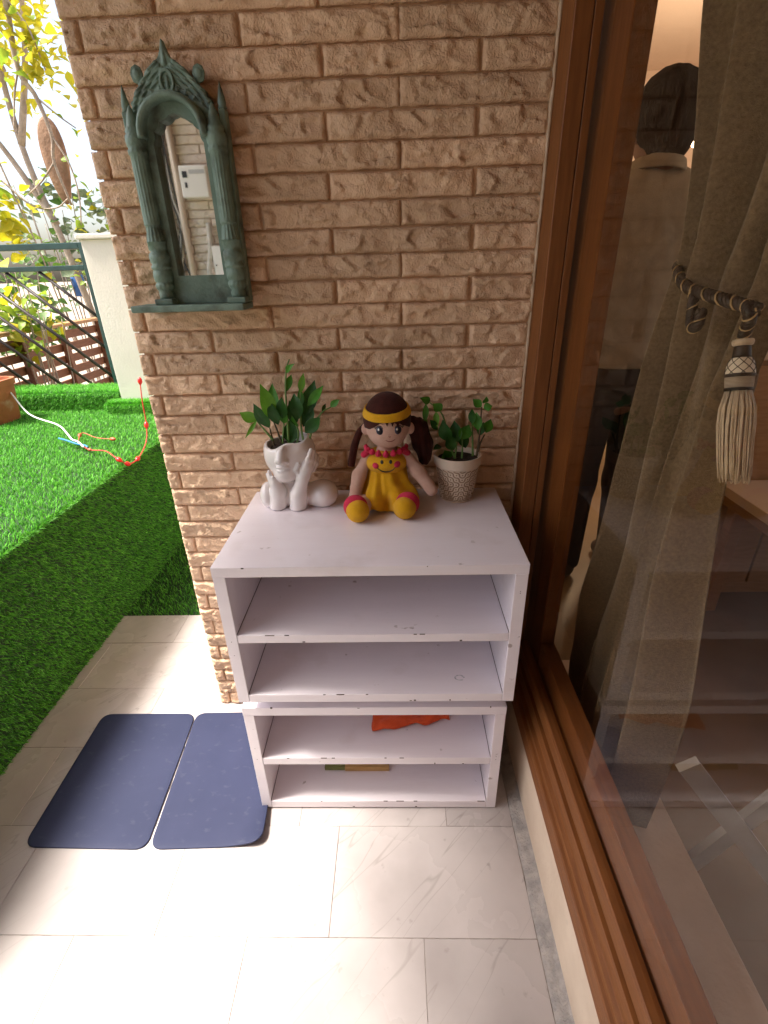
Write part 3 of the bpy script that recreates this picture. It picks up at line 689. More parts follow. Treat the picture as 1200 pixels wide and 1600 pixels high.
TH, ZZ = np.meshgrid(th, zz); Rr = .0415+(.0575-.0415)*(ZZ/.119)**.9
cellc = 22; u = TH/(2*np.pi)*cellc; v = ZZ/.0133
dl, dd = truchet(np.mod(u, cellc), v)
line = np.clip((.15-dl)/.06, 0, 1); dots = np.clip((.17-dd)/.06, 0, 1); pat = np.maximum(line, dots)
band = np.clip((.0905-ZZ)/.002, 0, 1)*np.clip((ZZ-.002)/.004, 0, 1)
wear = np.clip((.022+.009*np.sin(TH*5)+.006*np.sin(TH*13+2)-ZZ)/.014, 0, 1)
pat = pat*band
Rr = Rr-.0010*pat+np.where(ZZ > .0915, .0032*np.clip((ZZ-.0915)/.002, 0, 1), 0)
Rr = Rr-np.where(ZZ > .117, .0012, 0)-np.where(ZZ < .002, .0015, 0)
V = np.stack([PX+Rr*np.cos(TH), PY+Rr*np.sin(TH), SH_Z+.0006+ZZ], -1).reshape(-1, 3).tolist()
F = [(k*nt_+i, k*nt_+(i+1) % nt_, (k+1)*nt_+(i+1) % nt_, (k+1)*nt_+i) for k in range(nz_-1) for i in range(nt_)]
F.append(tuple(range(nt_-1, -1, -1)))
col = np.maximum(pat*.9, wear*.75*band).reshape(-1).tolist()
topz = SH_Z+.0006+.119; o0 = (nz_-1)*nt_
prev = o0
for rr_, z_ in ((.0555, topz-.0005), (.0535, topz-.004), (.0515, topz-.020)):
    b0 = len(V); V += [(PX+rr_*math.cos(a), PY+rr_*math.sin(a), z_) for a in th]; col += [0.]*nt_
    F += [(prev+i, prev+(i+1) % nt_, b0+(i+1) % nt_, b0+i) for i in range(nt_)]; prev = b0
pm = attr_mat('cream_and_brown_glaze', (.70, .58, .46), (.24, .145, .075), 'pattern', rough=.5, bump=.06, bscale=200)
po = mk('pot_body', V, F, pm, pt); a = po.data.attributes.new('pattern', 'FLOAT', 'POINT'); a.data.foreach_set('value', np.array(col, dtype=np.float32))
sv, sf = lathe_geo([(.0005, topz-.011), (.03, topz-.010), (.0518, topz-.014)], PX, PY, 30); mk('soil', sv, sf[:-2], M['potsoil'], pt)
potted('leafy_plant', 'green plant with drooping leaves growing in the small patterned pot', LEAF_B, STEM_B, (PX, PY, topz-.011),
       [1, 1, 2, 1, 2, 0, 0, 0, 1, 1, 0, 1, 1, 1, 1, 0, 1, 0, 0, 0], (2, 4))
# ================================================================== rag doll
def plush(name, c, c2=None, bump=.8): return mat(name, c, .92, c2 or tuple(x*.80 for x in c), 70, bump, 620, sheen=.12, spec=.15)
M['skin'] = plush('plush_skin', (.78, .50, .39), (.72, .44, .33)); M['hair'] = mat('plush_hair', (.050, .010, .006), .85, (.035, .007, .004), 60, .3, 420, sheen=.08, spec=.15)
M['yel'] = plush('plush_yellow', (.92, .49, .010), (.84, .43, .008)); M['pink'] = plush('plush_pink', (.78, .03, .10), (.70, .022, .08))
M['black'] = mat('black_thread', (.012, .010, .012), .6); M['white_t'] = mat('white_thread', (.8, .78, .76), .6)
M['brow'] = mat('brown_thread', (.10, .035, .02), .7); M['iris'] = mat('navy_thread', (.015, .018, .05), .5); M['lip'] = mat('rose_thread', (.34, .06, .05), .7)
dl_ = thing('rag_doll', 'plush girl doll in a yellow smiley dress sitting on the shelf', 'doll', (-.025, 1.11, SH_Z))
HC, HR = np.array((-.0205, 1.128, 1.032)), np.array((.0515, .047, .060))
def headf(P):
    d = ell(P, HC, HR); d = smin(d, ell(P, (-.019, 1.114, 1.006), (.037, .034, .030)), .02)
    return d
def body_f(P):
    d = headf(P)
    for sx, ex in ((-1, -.0725), (1, .0335)): d = smin(d, ell(P, (ex, 1.130, 1.012), (.010, .008, .0145)), .005)
    d = smin(d, capsule(P, (-.022, 1.134, .985), (-.023, 1.142, .955), .016), .008)
    d = smin(d, ell(P, (-.024, 1.140, .915), (.040, .030, .055)), .015)
    d = smin(d, ell(P, (-.025, 1.135, .850), (.047, .040, .036)), .02)
    d = smin(d, chain(P, [(-.066, 1.132, .948), (-.092, 1.112, .900), (-.106, 1.090, .842)], [.0125, .0165, .0150], .008), .006)
    d = smin(d, chain(P, [(.020, 1.132, .950), (.052, 1.116, .908), (.084, 1.098, .866)], [.0125, .0165, .0150], .008), .006)
    d = smin(d, chain(P, [(-.050, 1.125, .838), (-.078, 1.085, .838), (-.090, 1.062, .842)], [.022, .019, .016], .01), .008)
    d = smin(d, chain(P, [(.004, 1.125, .838), (.017, 1.092, .838), (.018, 1.070, .842)], [.022, .019, .016], .01), .008)
    return smax(d, SH_Z+.001-P[2], .002)
solid('body', body_f, (-.130, 1.045, .808), (.108, 1.185, 1.098), .0019, M['skin'], dl_, 2)
def hairline(x):
    xs = np.array([-.12, -.082, -.070, -.060, -.046, -.030, -.027, -.024, -.020, -.016, -.011, -.0085, -.004, 0, .004, .008, .013, .020, .032, .05, .08])
    zs = np.array([1.000, 1.012, 1.020, 1.020, 1.030, 1.043, 1.044, 1.039, 1.031, 1.041, 1.038, 1.026, 1.039, 1.037, 1.024, 1.037, 1.031, 1.028, 1.018, 1.010, 1.0])
    return np.interp(x, xs, zs)
def hair_f(P):
    d = ell(P, HC+np.array((0, .002, .002)), HR+.0045)
    front = np.maximum(P[1]-(HC[1]+.010), -1)
    cut = np.where(P[1] < HC[1]+.012, hairline(P[0])-P[2], 1.0-.1*(P[1]-1.13)-P[2])
    d = smax(d, cut*.8, .0015)
    return np.maximum(d, -(headf(P)-.0002))
hair = solid('hair', hair_f, (-.085, 1.066, .985), (.042, 1.188, 1.105), .0012, M['hair'], dl_, 1)
tube('pigtail', spline([(-.070, 1.140, 1.022), (-.088, 1.142, 1.000), (-.101, 1.140, .968), (-.108, 1.137, .938), (-.112, 1.134, .918)], 6), [.007+.0026*math.sin(i*.1) for i in range(25)], M['hair'], dl_, 10)
solid('pigtail', lambda P: chain(P, [(.028, 1.150, 1.026), (.052, 1.160, 1.004), (.066, 1.166, .962), (.070, 1.166, .922)], [.014, .022, .024, .016], .012)+.0012*np.sin(P[0]*420+P[2]*60), (-.005, 1.118, .890), (.110, 1.2, 1.050), .0022, M['hair'], dl_, 1)
def band_f(P):
    d = ell(P, HC+np.array((0, .002, .002)), HR+.0072)
    pl = (P[2]-1.0585)*.99-.035*(P[0]+.02)-.18*(P[1]-1.128)
    return np.maximum(np.maximum(d, np.abs(pl)-.0088), -(ell(P, HC+np.array((0, .002, .002)), HR+.0042)))
solid('headband', band_f, (-.086, 1.062, 1.03), (.045, 1.192, 1.095), .0011, M['yel'], dl_, 1)
def face_pt(x, z, lift=.0008):
    """point on the front of the head"""
    ys = np.linspace(1.05, 1.13, 161); d = headf([np.full(161, x), ys, np.full(161, z)]); i = int(np.argmax(d < 0)); return (x, ys[i]-lift, z)
def disc(name, cx, cz, rx, rz, m, parent, surf, lift=.0008, n=22, dome=.0008):
    V = [(lambda p: (p[0], p[1]-dome, p[2]))(surf(cx, cz, lift))]; F = []
    for k in range(n):
        a = 2*math.pi*k/n; V.append(surf(cx+rx*math.cos(a), cz+rz*math.sin(a), lift))
    for k in range(n): F.append((0, 1+k, 1+(k+1) % n))
    for k in range(n): V.append((V[1+k][0], V[1+k][1]+.002, V[1+k][2]))
    F += [(1+k, n+1+k, n+1+(k+1) % n, 1+(k+1) % n) for k in range(n)]
    return mk(name, V, F, m, parent)
def stitch(name, pts, r, m, parent, surf, lift=.0006):
    p = spline([surf(x, z, lift) for x, z in pts], 5); n = len(p); return tube(name, p, [r*(.45+.55*math.sin(math.pi*(i+.5)/n)) for i in range(n)], m, parent, 6)
for cx, s in ((-.0375, -1), (.0045, 1)):
    e = disc('eye', cx, 1.0215, .0078, .0092, M['iris'], dl_, face_pt)
    disc('pupil', cx, 1.0205, .0048, .0060, M['black'], e, face_pt, .0020); disc('eye_glint', cx-.002, 1.0245, .0021, .0025, M['white_t'], e, face_pt, .0030)
    stitch('eyelash', [(cx-.0105, 1.0235) if s < 0 else (cx-.007, 1.0265), (cx-.004, 1.0310), (cx+.004, 1.0313), (cx+.0075, 1.0265) if s < 0 else (cx+.0115, 1.0240)], .0011, M['black'], dl_, face_pt)
    for j in range(2):
        x0 = cx+s*(.0075+.002*j); stitch('eyelash', [(x0, 1.0265-.001*j), (x0+s*.003, 1.0285-.001*j), (x0+s*.005, 1.0312-.002*j)], .0006, M['black'], dl_, face_pt)
    stitch('eyebrow', [(cx-.009, 1.0352 if s < 0 else 1.0360), (cx, 1.0385), (cx+.009, 1.0362 if s < 0 else 1.0350)], .00075, M['brow'], dl_, face_pt)
stitch('mouth', [(-.0245, 1.0000), (-.018, .9968), (-.010, .9968), (-.0025, 1.0006)], .0009, M['lip'], dl_, face_pt)
stitch('nose', [(-.0170, 1.0090), (-.0145, 1.0076), (-.0120, 1.0090)], .0008, M['lip'], dl_, face_pt)
# dress
def dress_f(P):
    x, y, z = P
    t = np.clip((.945-z)/.11, 0, 1); ang = np.arctan2(y-1.137, (x+.025))
    rx = .043+.030*t**1.3; ry = .033+.026*t**1.3
    fold = .0058*t*np.sin(ang*7+1.3+z*25)+.0030*t*np.sin(ang*13+z*60+2*np.sin(ang*3))
    q = np.sqrt(((x+.025+.004*t)/rx)**2+((y-1.140+.012*t)/ry)**2)
    d = (q-1)*np.minimum(rx, ry)-fold
    d = smax(d, z-.957, .006)
    hem = .8285+.016*np.clip(np.abs(x+.022)/.06, 0, 1)+.003*np.sin(ang*9)
    d = smin(d, ell(P, (-.052, 1.110, .848), (.032, .034, .0265))-fold*.8, .018); d = smin(d, ell(P, (.006, 1.110, .848), (.034, .034, .0265))-fold*.8, .018)
    d = smax(d, -ell(P, (-.024, 1.062, .835), (.010, .028, .03)), .012)
    d = smax(d, hem-.012-z, .003)
    return smax(d, SH_Z+.0015-z, .002)
solid('dress', dress_f, (-.115, 1.055, .808), (.075, 1.21, .962), .0017, M['yel'], dl_, 1)
def chest_pt(x, z, lift=.0008):
    ys = np.linspace(1.06, 1.14, 161); d = yoke_f([np.full(161, x), ys, np.full(161, z)])
    i = int(np.argmax(d < 0)); return (x, ys[i]-lift, z)
def yoke_f(P):
    return smax(ell(P, (-.025, 1.129, .931), (.0520, .042, .0300)), P[1]-1.135, .003)
yk = solid('bib', yoke_f, (-.08, 1.085, .902), (.03, 1.14, .968), .0014, M['yel'], dl_, 1)
for cx in (-.0345, -.0140): disc('bib_eye', cx, .9425, .0036, .0041, M['black'], yk, chest_pt)
for cx in (-.0500, .0015): disc('bib_cheek', cx, .9325 if cx < -.02 else .9350, .0076, .0076, M['pink'], yk, chest_pt)
stitch('bib_smile', [(-.0455, .9275), (-.036, .9205), (-.0245, .9180), (-.012, .9210), (-.003, .9290)], .0018, M['black'], yk, chest_pt)
def ruff_f(P):
    x, y, z = P; d = None
    for k in range(9):
        a = math.pi*(1.0+k/8.0); cx = -.025+.046*math.cos(a); cy = 1.132+.036*math.sin(a); zz = .9630+.0035*math.cos(a*2)
        e = capsule(P, (cx, cy, zz), (cx*.97+.0*cx, cy-.004*abs(math.sin(a)), zz+.009*abs(math.sin(a))), .0078, .0030); d = e if d is None else smin(d, e, .004)
    d = smin(d, capsule(P, (-.072, 1.124, .955), (-.078, 1.122, .951), .0080), .004); d = smin(d, capsule(P, (.020, 1.124, .957), (.026, 1.122, .954), .0080), .004)
    return d
solid('ruffle_collar', ruff_f, (-.095, 1.075, .932), (.045, 1.15, .985), .0013, M['pink'], dl_, 1)
for cx, cy, tl in ((-.0935, 1.047, -.10), (.0175, 1.060, .12)):
    toe = lambda P, cx=cx, cy=cy: smax(ell(P, (cx, cy-.006, .8395), (.0275, .026, .0275)), SH_Z+.001-P[2], .002)
    up_ = lambda P, cx=cx, cy=cy, tl=tl: smax(np.maximum(ell(P, (cx+tl*.06, cy+.010, .8440), (.0290, .026, .0285)), -(ell(P, (cx, cy-.006, .8395), (.0275, .026, .0275))+.0008)), SH_Z+.0014-P[2], .002)
    sh_ = solid('shoe', up_, (cx-.045, cy-.045, .808), (cx+.045, cy+.045, .880), .0016, M['pink'], dl_, 1)
    solid('toe_cap', toe, (cx-.04, cy-.045, .808), (cx+.04, cy+.04, .876), .0016, M['yel'], sh_, 1)

# ================================================================== carved mirror
M['verd'] = overlay(overlay(mat('worn_green_paint', (.15, .23, .185), .5, (.19, .28, .23), 24, .2, 160, spec=.4), (.040, .036, .022), 22, .50, .70, amount=.7), (.16, .26, .19), 60, .66, .76, amount=.6)
mr = thing('carved_mirror', 'narrow arched mirror in a carved green wooden frame on bricks', 'mirror', (-.43, 1.22, 1.278))
m = M['verd']
def plate(name, outline, y0, y1, m, parent, hole=None):
    """flat carved board: outline (x, z) counter-clockwise, optional hole with as many points"""
    n = len(outline); V = [(x, y0, z) for x, z in outline]+[(x, y1, z) for x, z in outline]; F = [(i, i+n, (i+1) % n+n, (i+1) % n) for i in range(n)]
    if hole:
        V += [(x, y0, z) for x, z in hole]+[(x, y1, z) for x, z in hole]
        F += [(2*n+i, 2*n+(i+1) % n, 3*n+(i+1) % n, 3*n+i) for i in range(n)]
        F += [(i, (i+1) % n, 2*n+(i+1) % n, 2*n+i) for i in range(n)]+[((i+1) % n+n, i+n, 3*n+i, 3*n+(i+1) % n) for i in range(n)]
    else: F += [tuple(range(n)), tuple(range(2*n-1, n-1, -1))]
    return mk(name, V, F, m, parent, False)
def arch_outline(hw, z0, zs, zt, cx, k=14, scallop=0.):
    pts = [(cx-hw, z0), (cx+hw, z0), (cx+hw, (z0+zs)/2), (cx+hw, zs)]
    for i in range(1, 2*k):
        a = math.pi*i/(2*k); r = 1-scallop*abs(math.sin(a*7)); x = cx+hw*math.cos(a)*r; zz_ = zs+(zt-zs)*math.sin(a)*r+(.006*max(0, 1-abs(math.cos(a))*4)); pts.append((x, zz_))
    pts += [(cx-hw, zs), (cx-hw, (z0+zs)/2)]
    return pts
cx = -.4245
inner = arch_outline(.0505, 1.3485, 1.585, 1.632, cx, scallop=.07); outer = arch_outline(.094, 1.2925, 1.590, 1.660, cx)
plate('backboard', outer, 1.198, 1.224, m, mr, inner)
mg = bpy.data.materials.new('mirror_silver'); mg.use_nodes = True; b_ = mg.node_tree.nodes['Principled BSDF']; b_.inputs['Metallic'].default_value = 1; b_.inputs['Roughness'].default_value = .02; b_.inputs['Base Color'].default_value = (.86, .86, .84, 1)
box('mirror_glass', cx-.054, cx+.054, 1.216, 1.219, 1.34, 1.645, mg, mr)
box('ledge', -.576, -.327, 1.150, 1.2345, 1.2775, 1.2915, m, mr, .004, 3)
def fl_mod(z0, z1, n, d): return lambda a, z: 1-(d*(.5+.5*math.cos(a*n)) if z0 < z < z1 else 0)
def col_prof(zb):
    P_ = [(.0150, zb+.000), (.0160, zb+.010), (.0135, zb+.016), (.0185, zb+.022), (.0205, zb+.027), (.0190, zb+.032), (.0165, zb+.034), (.0190, zb+.037), (.0205, zb+.047), (.0195, zb+.056), (.0175, zb+.059),
          (.0205, zb+.061), (.0210, zb+.066), (.0180, zb+.070), (.0200, zb+.074), (.0215, zb+.082), (.0200, zb+.090), (.0160, zb+.094), (.0185, zb+.098), (.0190, zb+.112)]
    P_ += [(.0198-.0004*i, zb+.112+.0022*i) for i in range(14)]; P_ += [(.0168, zb+.143), (.0172, zb+.144)]
    P_ += [(.0172-.0003*i/10, zb+.146+.0118*i) for i in range(11)]
    z2 = zb+.266; P_ += [(.0190, z2), (.0196, z2+.006), (.0172, z2+.009), (.0190, z2+.014), (.0202, z2+.022), (.0190, z2+.030), (.0160, z2+.033), (.0172, z2+.037), (.0150, z2+.042), (.0125, z2+.045), (.0110, z2+.052), (.0085, z2+.062), (.0045, z2+.073), (.0010, z2+.079)]
    return P_
for k, xc in enumerate((-.5065, -.3455)):
    zb = 1.302
    def md(a, z, zb=zb):
        if zb+.113 < z < zb+.142: return 1-.10*(.5+.5*math.cos(a*14))
        if zb+.146 < z < zb+.263: return 1-.085*(.5+.5*math.cos(a*16))
        if zb+.024 < z < zb+.030 or zb+.266 < z < zb+.274: return 1-.10*(.5+.5*math.cos(a*12))
        return 1
    c_ = mk('column', *lathe_geo(col_prof(zb), xc, 1.192, 64, md), m, mr)
    fo = box('column_foot', xc-.0200, xc+.0200, 1.166, 1.2120, 1.2918, 1.3035, m, c_, .003, 2)
    xs = -.5215 if k == 0 else -.3305
    s_ = box('side_post', xs-.0065, xs+.0065, 1.200, 1.226, 1.2925, 1.640, m, mr, .002, 1)
    mk('finial', *lathe_geo([(.0065, 1.6402), (.0085, 1.6415), (.0068, 1.6455), (.0080, 1.6500), (.0062, 1.6600), (.0034, 1.6720), (.0006, 1.6830)], xs, 1.2115, 20), m, s_)
    xr, zr = ((-.488, 1.698), (-.368, 1.696))[k]
    V, F = lathe_geo([(.001, 0), (.012, 0), (.0135, .003), (.012, .006), (.009, .0045), (.007, .007), (.003, .008), (.0005, .008)], 0, 0, 24, lambda a, z: 1+.04*math.cos(a*8))
    mk('rosette', [(xr+x*.9, 1.216-z, zr+y*1.1) for x, y, z in V], F, m, mr)
# horseshoe arch moulding
V, F = [], []; n = 44; prof = [(.056, 1.198), (.055, 1.180), (.0575, 1.173), (.062, 1.171), (.0665, 1.173), (.0695, 1.180), (.0700, 1.198)]
for i in range(n+1):
    a = -.10+(math.pi+.20)*i/n
    for r, y in prof: V.append((cx-.003+r*math.cos(a), y, 1.598+r*.97*math.sin(a)))
w_ = len(prof)
for i in range(n):
    for k in range(w_-1): F.append((i*w_+k, (i+1)*w_+k, (i+1)*w_+k+1, i*w_+k+1))
F += [tuple(range(w_)), tuple(range(n*w_+w_-1, n*w_-1, -1))]
mk('arch_moulding', V, F, m, mr)
# carved crest: a board overlaid with tiers of raised leaves
zk = [1.605, 1.635, 1.655, 1.672, 1.690, 1.703, 1.713, 1.719, 1.730, 1.748]; hk = [.084, .0840, .0770, .0660, .0490, .0360, .0230, .0130, .0065, .0010]
def crest_f(P):
    x, y, z = P; cc = -.4285
    hw = np.interp(z, zk, hk)*(1+.035*np.sin(z*400)); d = smax((np.abs(x-cc)-hw)*.8, np.abs(y-1.214)-.008, .003)
    d = smax(d, z-1.747, .001)
    lf = None
    for s_ in (-1, 1):                       # curling leaf ribs that follow the edge down from the point
        for k in range(5):
            zz_ = [1.712-.005*k-.0105*q for q in range(9)]
            pts = [(cc+s_*max(.003, float(np.interp(v, zk, hk))-.006-.0125*k), 1.2075+.0004*k, v) for v in zz_ if v > 1.612]
            for q in range(len(pts)-1):
                if math.hypot(pts[q+1][0]-cc, pts[q+1][2]-1.598) < .066: break
                e = capsule(P, pts[q], pts[q+1], .0050-.0003*(q % 3), .0042)+.0007*np.sin(z*900+x*500*s_)
                lf = e if lf is None else np.minimum(lf, e)
    oval = np.abs(np.hypot((x-cc)/.012, (z-1.6835)/.017)-1)*.012
    lf = np.minimum(lf, np.maximum(oval-.0022, np.abs(y-1.2045)-.004)); lf = np.minimum(lf, capsule(P, (cc, 1.2055, 1.676), (cc, 1.2045, 1.692), .0045, .0022))
    lf = np.minimum(lf, capsule(P, (cc, 1.208, 1.712), (cc, 1.209, 1.742), .0058, .0022))
    tips = np.maximum(np.abs(np.hypot(x-cc+.0, z-1.598)-.0755)-.0045, np.abs(y-1.2055)-.0035)+.0022*np.abs(np.sin(np.arctan2(x-cc, z-1.598)*14))
    lf = np.minimum(lf, tips)
    d = smin(d, lf, .0012)
    d = smax(d, (np.abs(x-cc)-hw*1.03), .001)
    return np.maximum(np.maximum(d, .064-np.hypot(x-cx+.003, z-1.598)), 1.600-z)
solid('carved_crest', crest_f, (-.525, 1.188, 1.596), (-.332, 1.226, 1.752), .0011, m, mr, 0)

# ---- fittings on the wall behind the viewer (they show in the mirror)
mb = thing('electric_meter', 'white electric meter box seen in the mirror', 'meter', (-1.28, -1.40, 1.80))
M['wplastic'] = mat('white_plastic', (.80, .78, .74), .35, (.76, .74, .70), 8)
box('case', -1.365, -1.19, -1.415, -1.33, 1.80, 1.975, M['wplastic'], mb, .008, 3)
box('display', -1.345, -1.315, -1.331, -1.3275, 1.91, 1.945, M['black'], mb); box('button', -1.338, -1.322, -1.331, -1.3265, 1.855, 1.885, M['black'], mb, .002, 1)
box('plate', -1.30, -1.20, -1.331, -1.3285, 1.93, 1.952, mat('grey_print', (.45, .45, .45), .5), mb)
jb = thing('junction_box', 'plain white junction box low on the wall in the mirror', 'box', (-1.2, -1.40, 1.30)); box('case', -1.235, -1.10, -1.415, -1.34, 1.28, 1.52, M['wplastic'], jb, .005, 2); box('lock', -1.222, -1.214, -1.341, -1.336, 1.40, 1.408, M['black'], jb)
tube_o = tube('conduit', spline([(-1.29, -1.39, 1.05), (-1.29, -1.385, 1.35), (-1.255, -1.38, 1.50), (-1.245, -1.39, 1.66)], 8), .018, mat('grey_white_conduit', (.62, .58, .52), .5, (.5, .46, .40), 20)); tag(tube_o, 'pale bent conduit pipe running down the mirrored wall', 'pipe')
pp = tube('drain_pipe', [(-1.405, -1.385, .6), (-1.405, -1.385, 2.59)], .022, mat('beige_pipe', (.60, .50, .40), .5)); tag(pp, 'straight beige drain pipe reflected along the mirror\'s left side', 'pipe')
for i in range(5):
    rr = random.Random(40+i); x0 = -1.44-.012*i
    p = [(x0+.03*math.sin(k*1.3+i)*(1 if 1.4 < 1.2+k*.11 < 1.8 else .2), -1.385+.012*math.sin(k+i*2), 1.1+k*.115) for k in range(13)]
    cb_ = tube('cable', spline(p, 5), .0055, mat('cable_sheath', ((.05, .05, .05), (.6, .58, .54), (.10, .10, .09), (.5, .45, .35), (.2, .2, .19))[i], .5))
    tag(cb_, ('black cable', 'white cable', 'charcoal cable', 'beige cable', 'grey cable')[i]+' hanging beside the pipe in the mirror', 'cable', 'loose cables in the mirror')
dp = box('post', -1.60, -1.515, -1.435, -1.33, -.1, 2.6, M['wood_v'], None, .004, 2); tag(dp, 'dark brown wooden post reflected at the mirror\'s left edge', 'post')

# ================================================================== string with red beads and cords
M['red'] = mat('red_plastic_bead', (.72, .015, .012), .35); M['red_c'] = mat('red_cord', (.55, .03, .02), .6); M['terracotta_b'] = mat('rust_bead', (.42, .07, .02), .45)
M['wcord'] = mat('white_cord', (.78, .76, .72), .6); M['bcord'] = mat('blue_cord', (.02, .16, .30), .6)
st = thing('bead_string', 'red beaded string hanging by the bricks and trailing over the turf', 'string', (-1.2, 2.2, .6))
pA = spline([(-1.19, 2.31, .925), (-1.196, 2.295, .82), (-1.198, 2.285, .72), (-1.192, 2.235, .645), (-1.190, 2.13, .600), (-1.195, 2.045, .600), (-1.225, 2.02, .634), (-1.342, 2.139, .630), (-1.436, 2.171, .628), (-1.55, 2.273, .632)], 8)
tube('cord', pA, .0026, M['red_c'], st, 6)
pB = spline([(-1.55, 2.273, .634), (-1.592, 2.388, .645), (-1.50, 2.35, .630), (-1.387, 2.312, .632)], 8); tube('cord', pB, .0026, M['terracotta_b'], st, 6)
def bead(p, t, r, ln, m):
    p = Vector(p); t = Vector(t).normalized(); pts = [p+t*ln*(k/6-.5) for k in range(7)]
    return tube('bead', pts, [r*max(.25, math.sin(math.pi*(k+.6)/7.2)) for k in range(7)], m, st, 10)
def near(p, z): return min(range(len(p)), key=lambda i: abs(p[i].z-z)+(0 if i < 40 else 9))
for i in (1, 17, 33, 41, 47): bead(pA[i], pA[min(i+1, len(pA)-1)]-pA[i-1], .0105, .036, M['red'])
for i in (64,): bead(pA[i], pA[i+1]-pA[i-1], .008, .028, M['terracotta_b'])
for i in (5, 23): bead(pB[i], pB[i+1]-pB[i-1], .0095, .040, M['terracotta_b'])
wc = tube('white_cord', spline([(-2.55, 3.02, .90), (-2.40, 2.93, .86), (-2.26, 2.85, .78), (-2.10, 2.74, .66), (-1.857, 2.60, .632), (-1.70, 2.43, .632), (-1.60, 2.31, .636), (-1.55, 2.273, .636), (-1.48, 2.20, .632)], 8), .0042, M['wcord'], None, 7)
tag(wc, 'white cord running from the terracotta planter across the turf', 'cord')
bc = tube('blue_string', spline([(-1.70, 2.36, .628), (-1.62, 2.30, .634), (-1.55, 2.255, .632), (-1.48, 2.215, .634), (-1.455, 2.19, .632)], 6), .0048, M['bcord'], None, 7); tag(bc, 'short blue cord knotted to the bead string', 'cord')
sc_v = [(-1.62+.03*math.cos(a)*r, 1.42+.022*math.sin(a)*r, .618+.004*math.sin(a*3)) for a, r in ((0, 1), (.8, .7), (1.6, 1.1), (2.6, .9), (3.4, 1), (4.3, .8), (5.3, 1.1))]
pcs = mk('paper_scrap', sc_v+[(x, y, z-.002) for x, y, z in sc_v], [tuple(range(7)), tuple(range(13, 6, -1))]+[((i+1) % 7, i, i+7, (i+1) % 7+7) for i in range(7)], mat('white_paper', (.82, .80, .77), .8), None, False); tag(pcs, 'tiny white scrap of paper lying on the turf', 'scrap')

# terracotta planter at the far end of the ledge
tp = thing('terracotta_planter', 'terracotta planter standing on the turf below the railing', 'planter', (-2.45, 2.85, .605))
bm = bmesh.new(); pr = [(.0, .0), (.10, 0), (.118, .20), (.126, .202), (.128, .235), (.112, .235), (.108, .20), (.0, .19)]
V, F = [], []; n = 40
for r, z in pr:
    for k in range(n):
        a = 2*math.pi*k/n; e = (abs(math.cos(a))**4+abs(math.sin(a))**4)**-.25
        V.append((-2.36+r*e*1.08*math.cos(a), 2.80+r*e*1.05*math.sin(a), .606+z))
F = [(i*n+k, i*n+(k+1) % n, (i+1)*n+(k+1) % n, (i+1)*n+k) for i in range(len(pr)-1) for k in range(n)]
bm.free()
mk('planter_body', V, F, overlay(mat('terracotta', (.36, .115, .045), .75, (.29, .085, .032), 8, .3, 70), (.50, .38, .30), 12, .62, .74, amount=.5), tp, False)
# ================================================================== curtain behind the glass
M['linen'] = mat('brown_grey_linen', (.23, .170, .105), .9, (.14, .102, .062), 190, .5, 500, sheen=.3, spec=.15, detail=3, contrast=(.3, .7))
KZ = [.098, .15, .32, .57, .76, .98, 1.17, 1.30, 1.336, 1.37, 1.46, 1.61, 1.75, 2.0, 2.35]
KL = [1.135, 1.160, 1.185, 1.160, 1.108, 1.060, 1.032, 1.006, 1.000, 1.000, 1.028, 1.074, 1.122, 1.17, 1.18]      # far edge
KR = [.690, .690, .700, .715, .735, .755, .750, .725, .715, .710, .690, .670, .655, .62, .60]       # near edge
ct = thing('curtain', 'brown linen curtain tied back behind the tinted glass', 'curtain', (.54, .95, .1))
nu, nv = 200, 120; V, F = [], []
for j in range(nv+1):
    z = .10+(2.35-.10)*j/nv; yl, yr = float(np.interp(z, KZ, KL)), float(np.interp(z, KZ, KR)); wd = yl-yr
    amp = .043*(.45+.55*min(1, wd/.5)); pinch = max(0, 1-abs(z-1.33)/.16)
    for i in range(nu+1):
        u = i/nu; ph = u*8.2*math.pi+.8*noise.noise((z*2.2, u*2, 0))+1.1*noise.noise((u*3, z*1.2, 5))
        y = yl-wd*(u+.018*math.sin(ph*2+1)*min(1, wd/.4)*math.sin(math.pi*u))
        x = .525+amp*math.sin(ph)*(1-.35*pinch)+.014*math.sin(ph*1.7+z*3)*(1-.5*pinch)-.03*pinch*math.sin(math.pi*u)+.012*noise.noise((u*6, z*3, 9))
        x += .03*max(0, .6-z)*math.sin(u*5)
        V.append((x, y, z))
for j in range(nv):
    for i in range(nu): F.append((j*(nu+1)+i, j*(nu+1)+i+1, (j+1)*(nu+1)+i+1, (j+1)*(nu+1)+i))
cl = mk('cloth', V, F, M['linen'], ct); md_ = cl.modifiers.new('thick', 'SOLIDIFY'); md_.thickness = .002
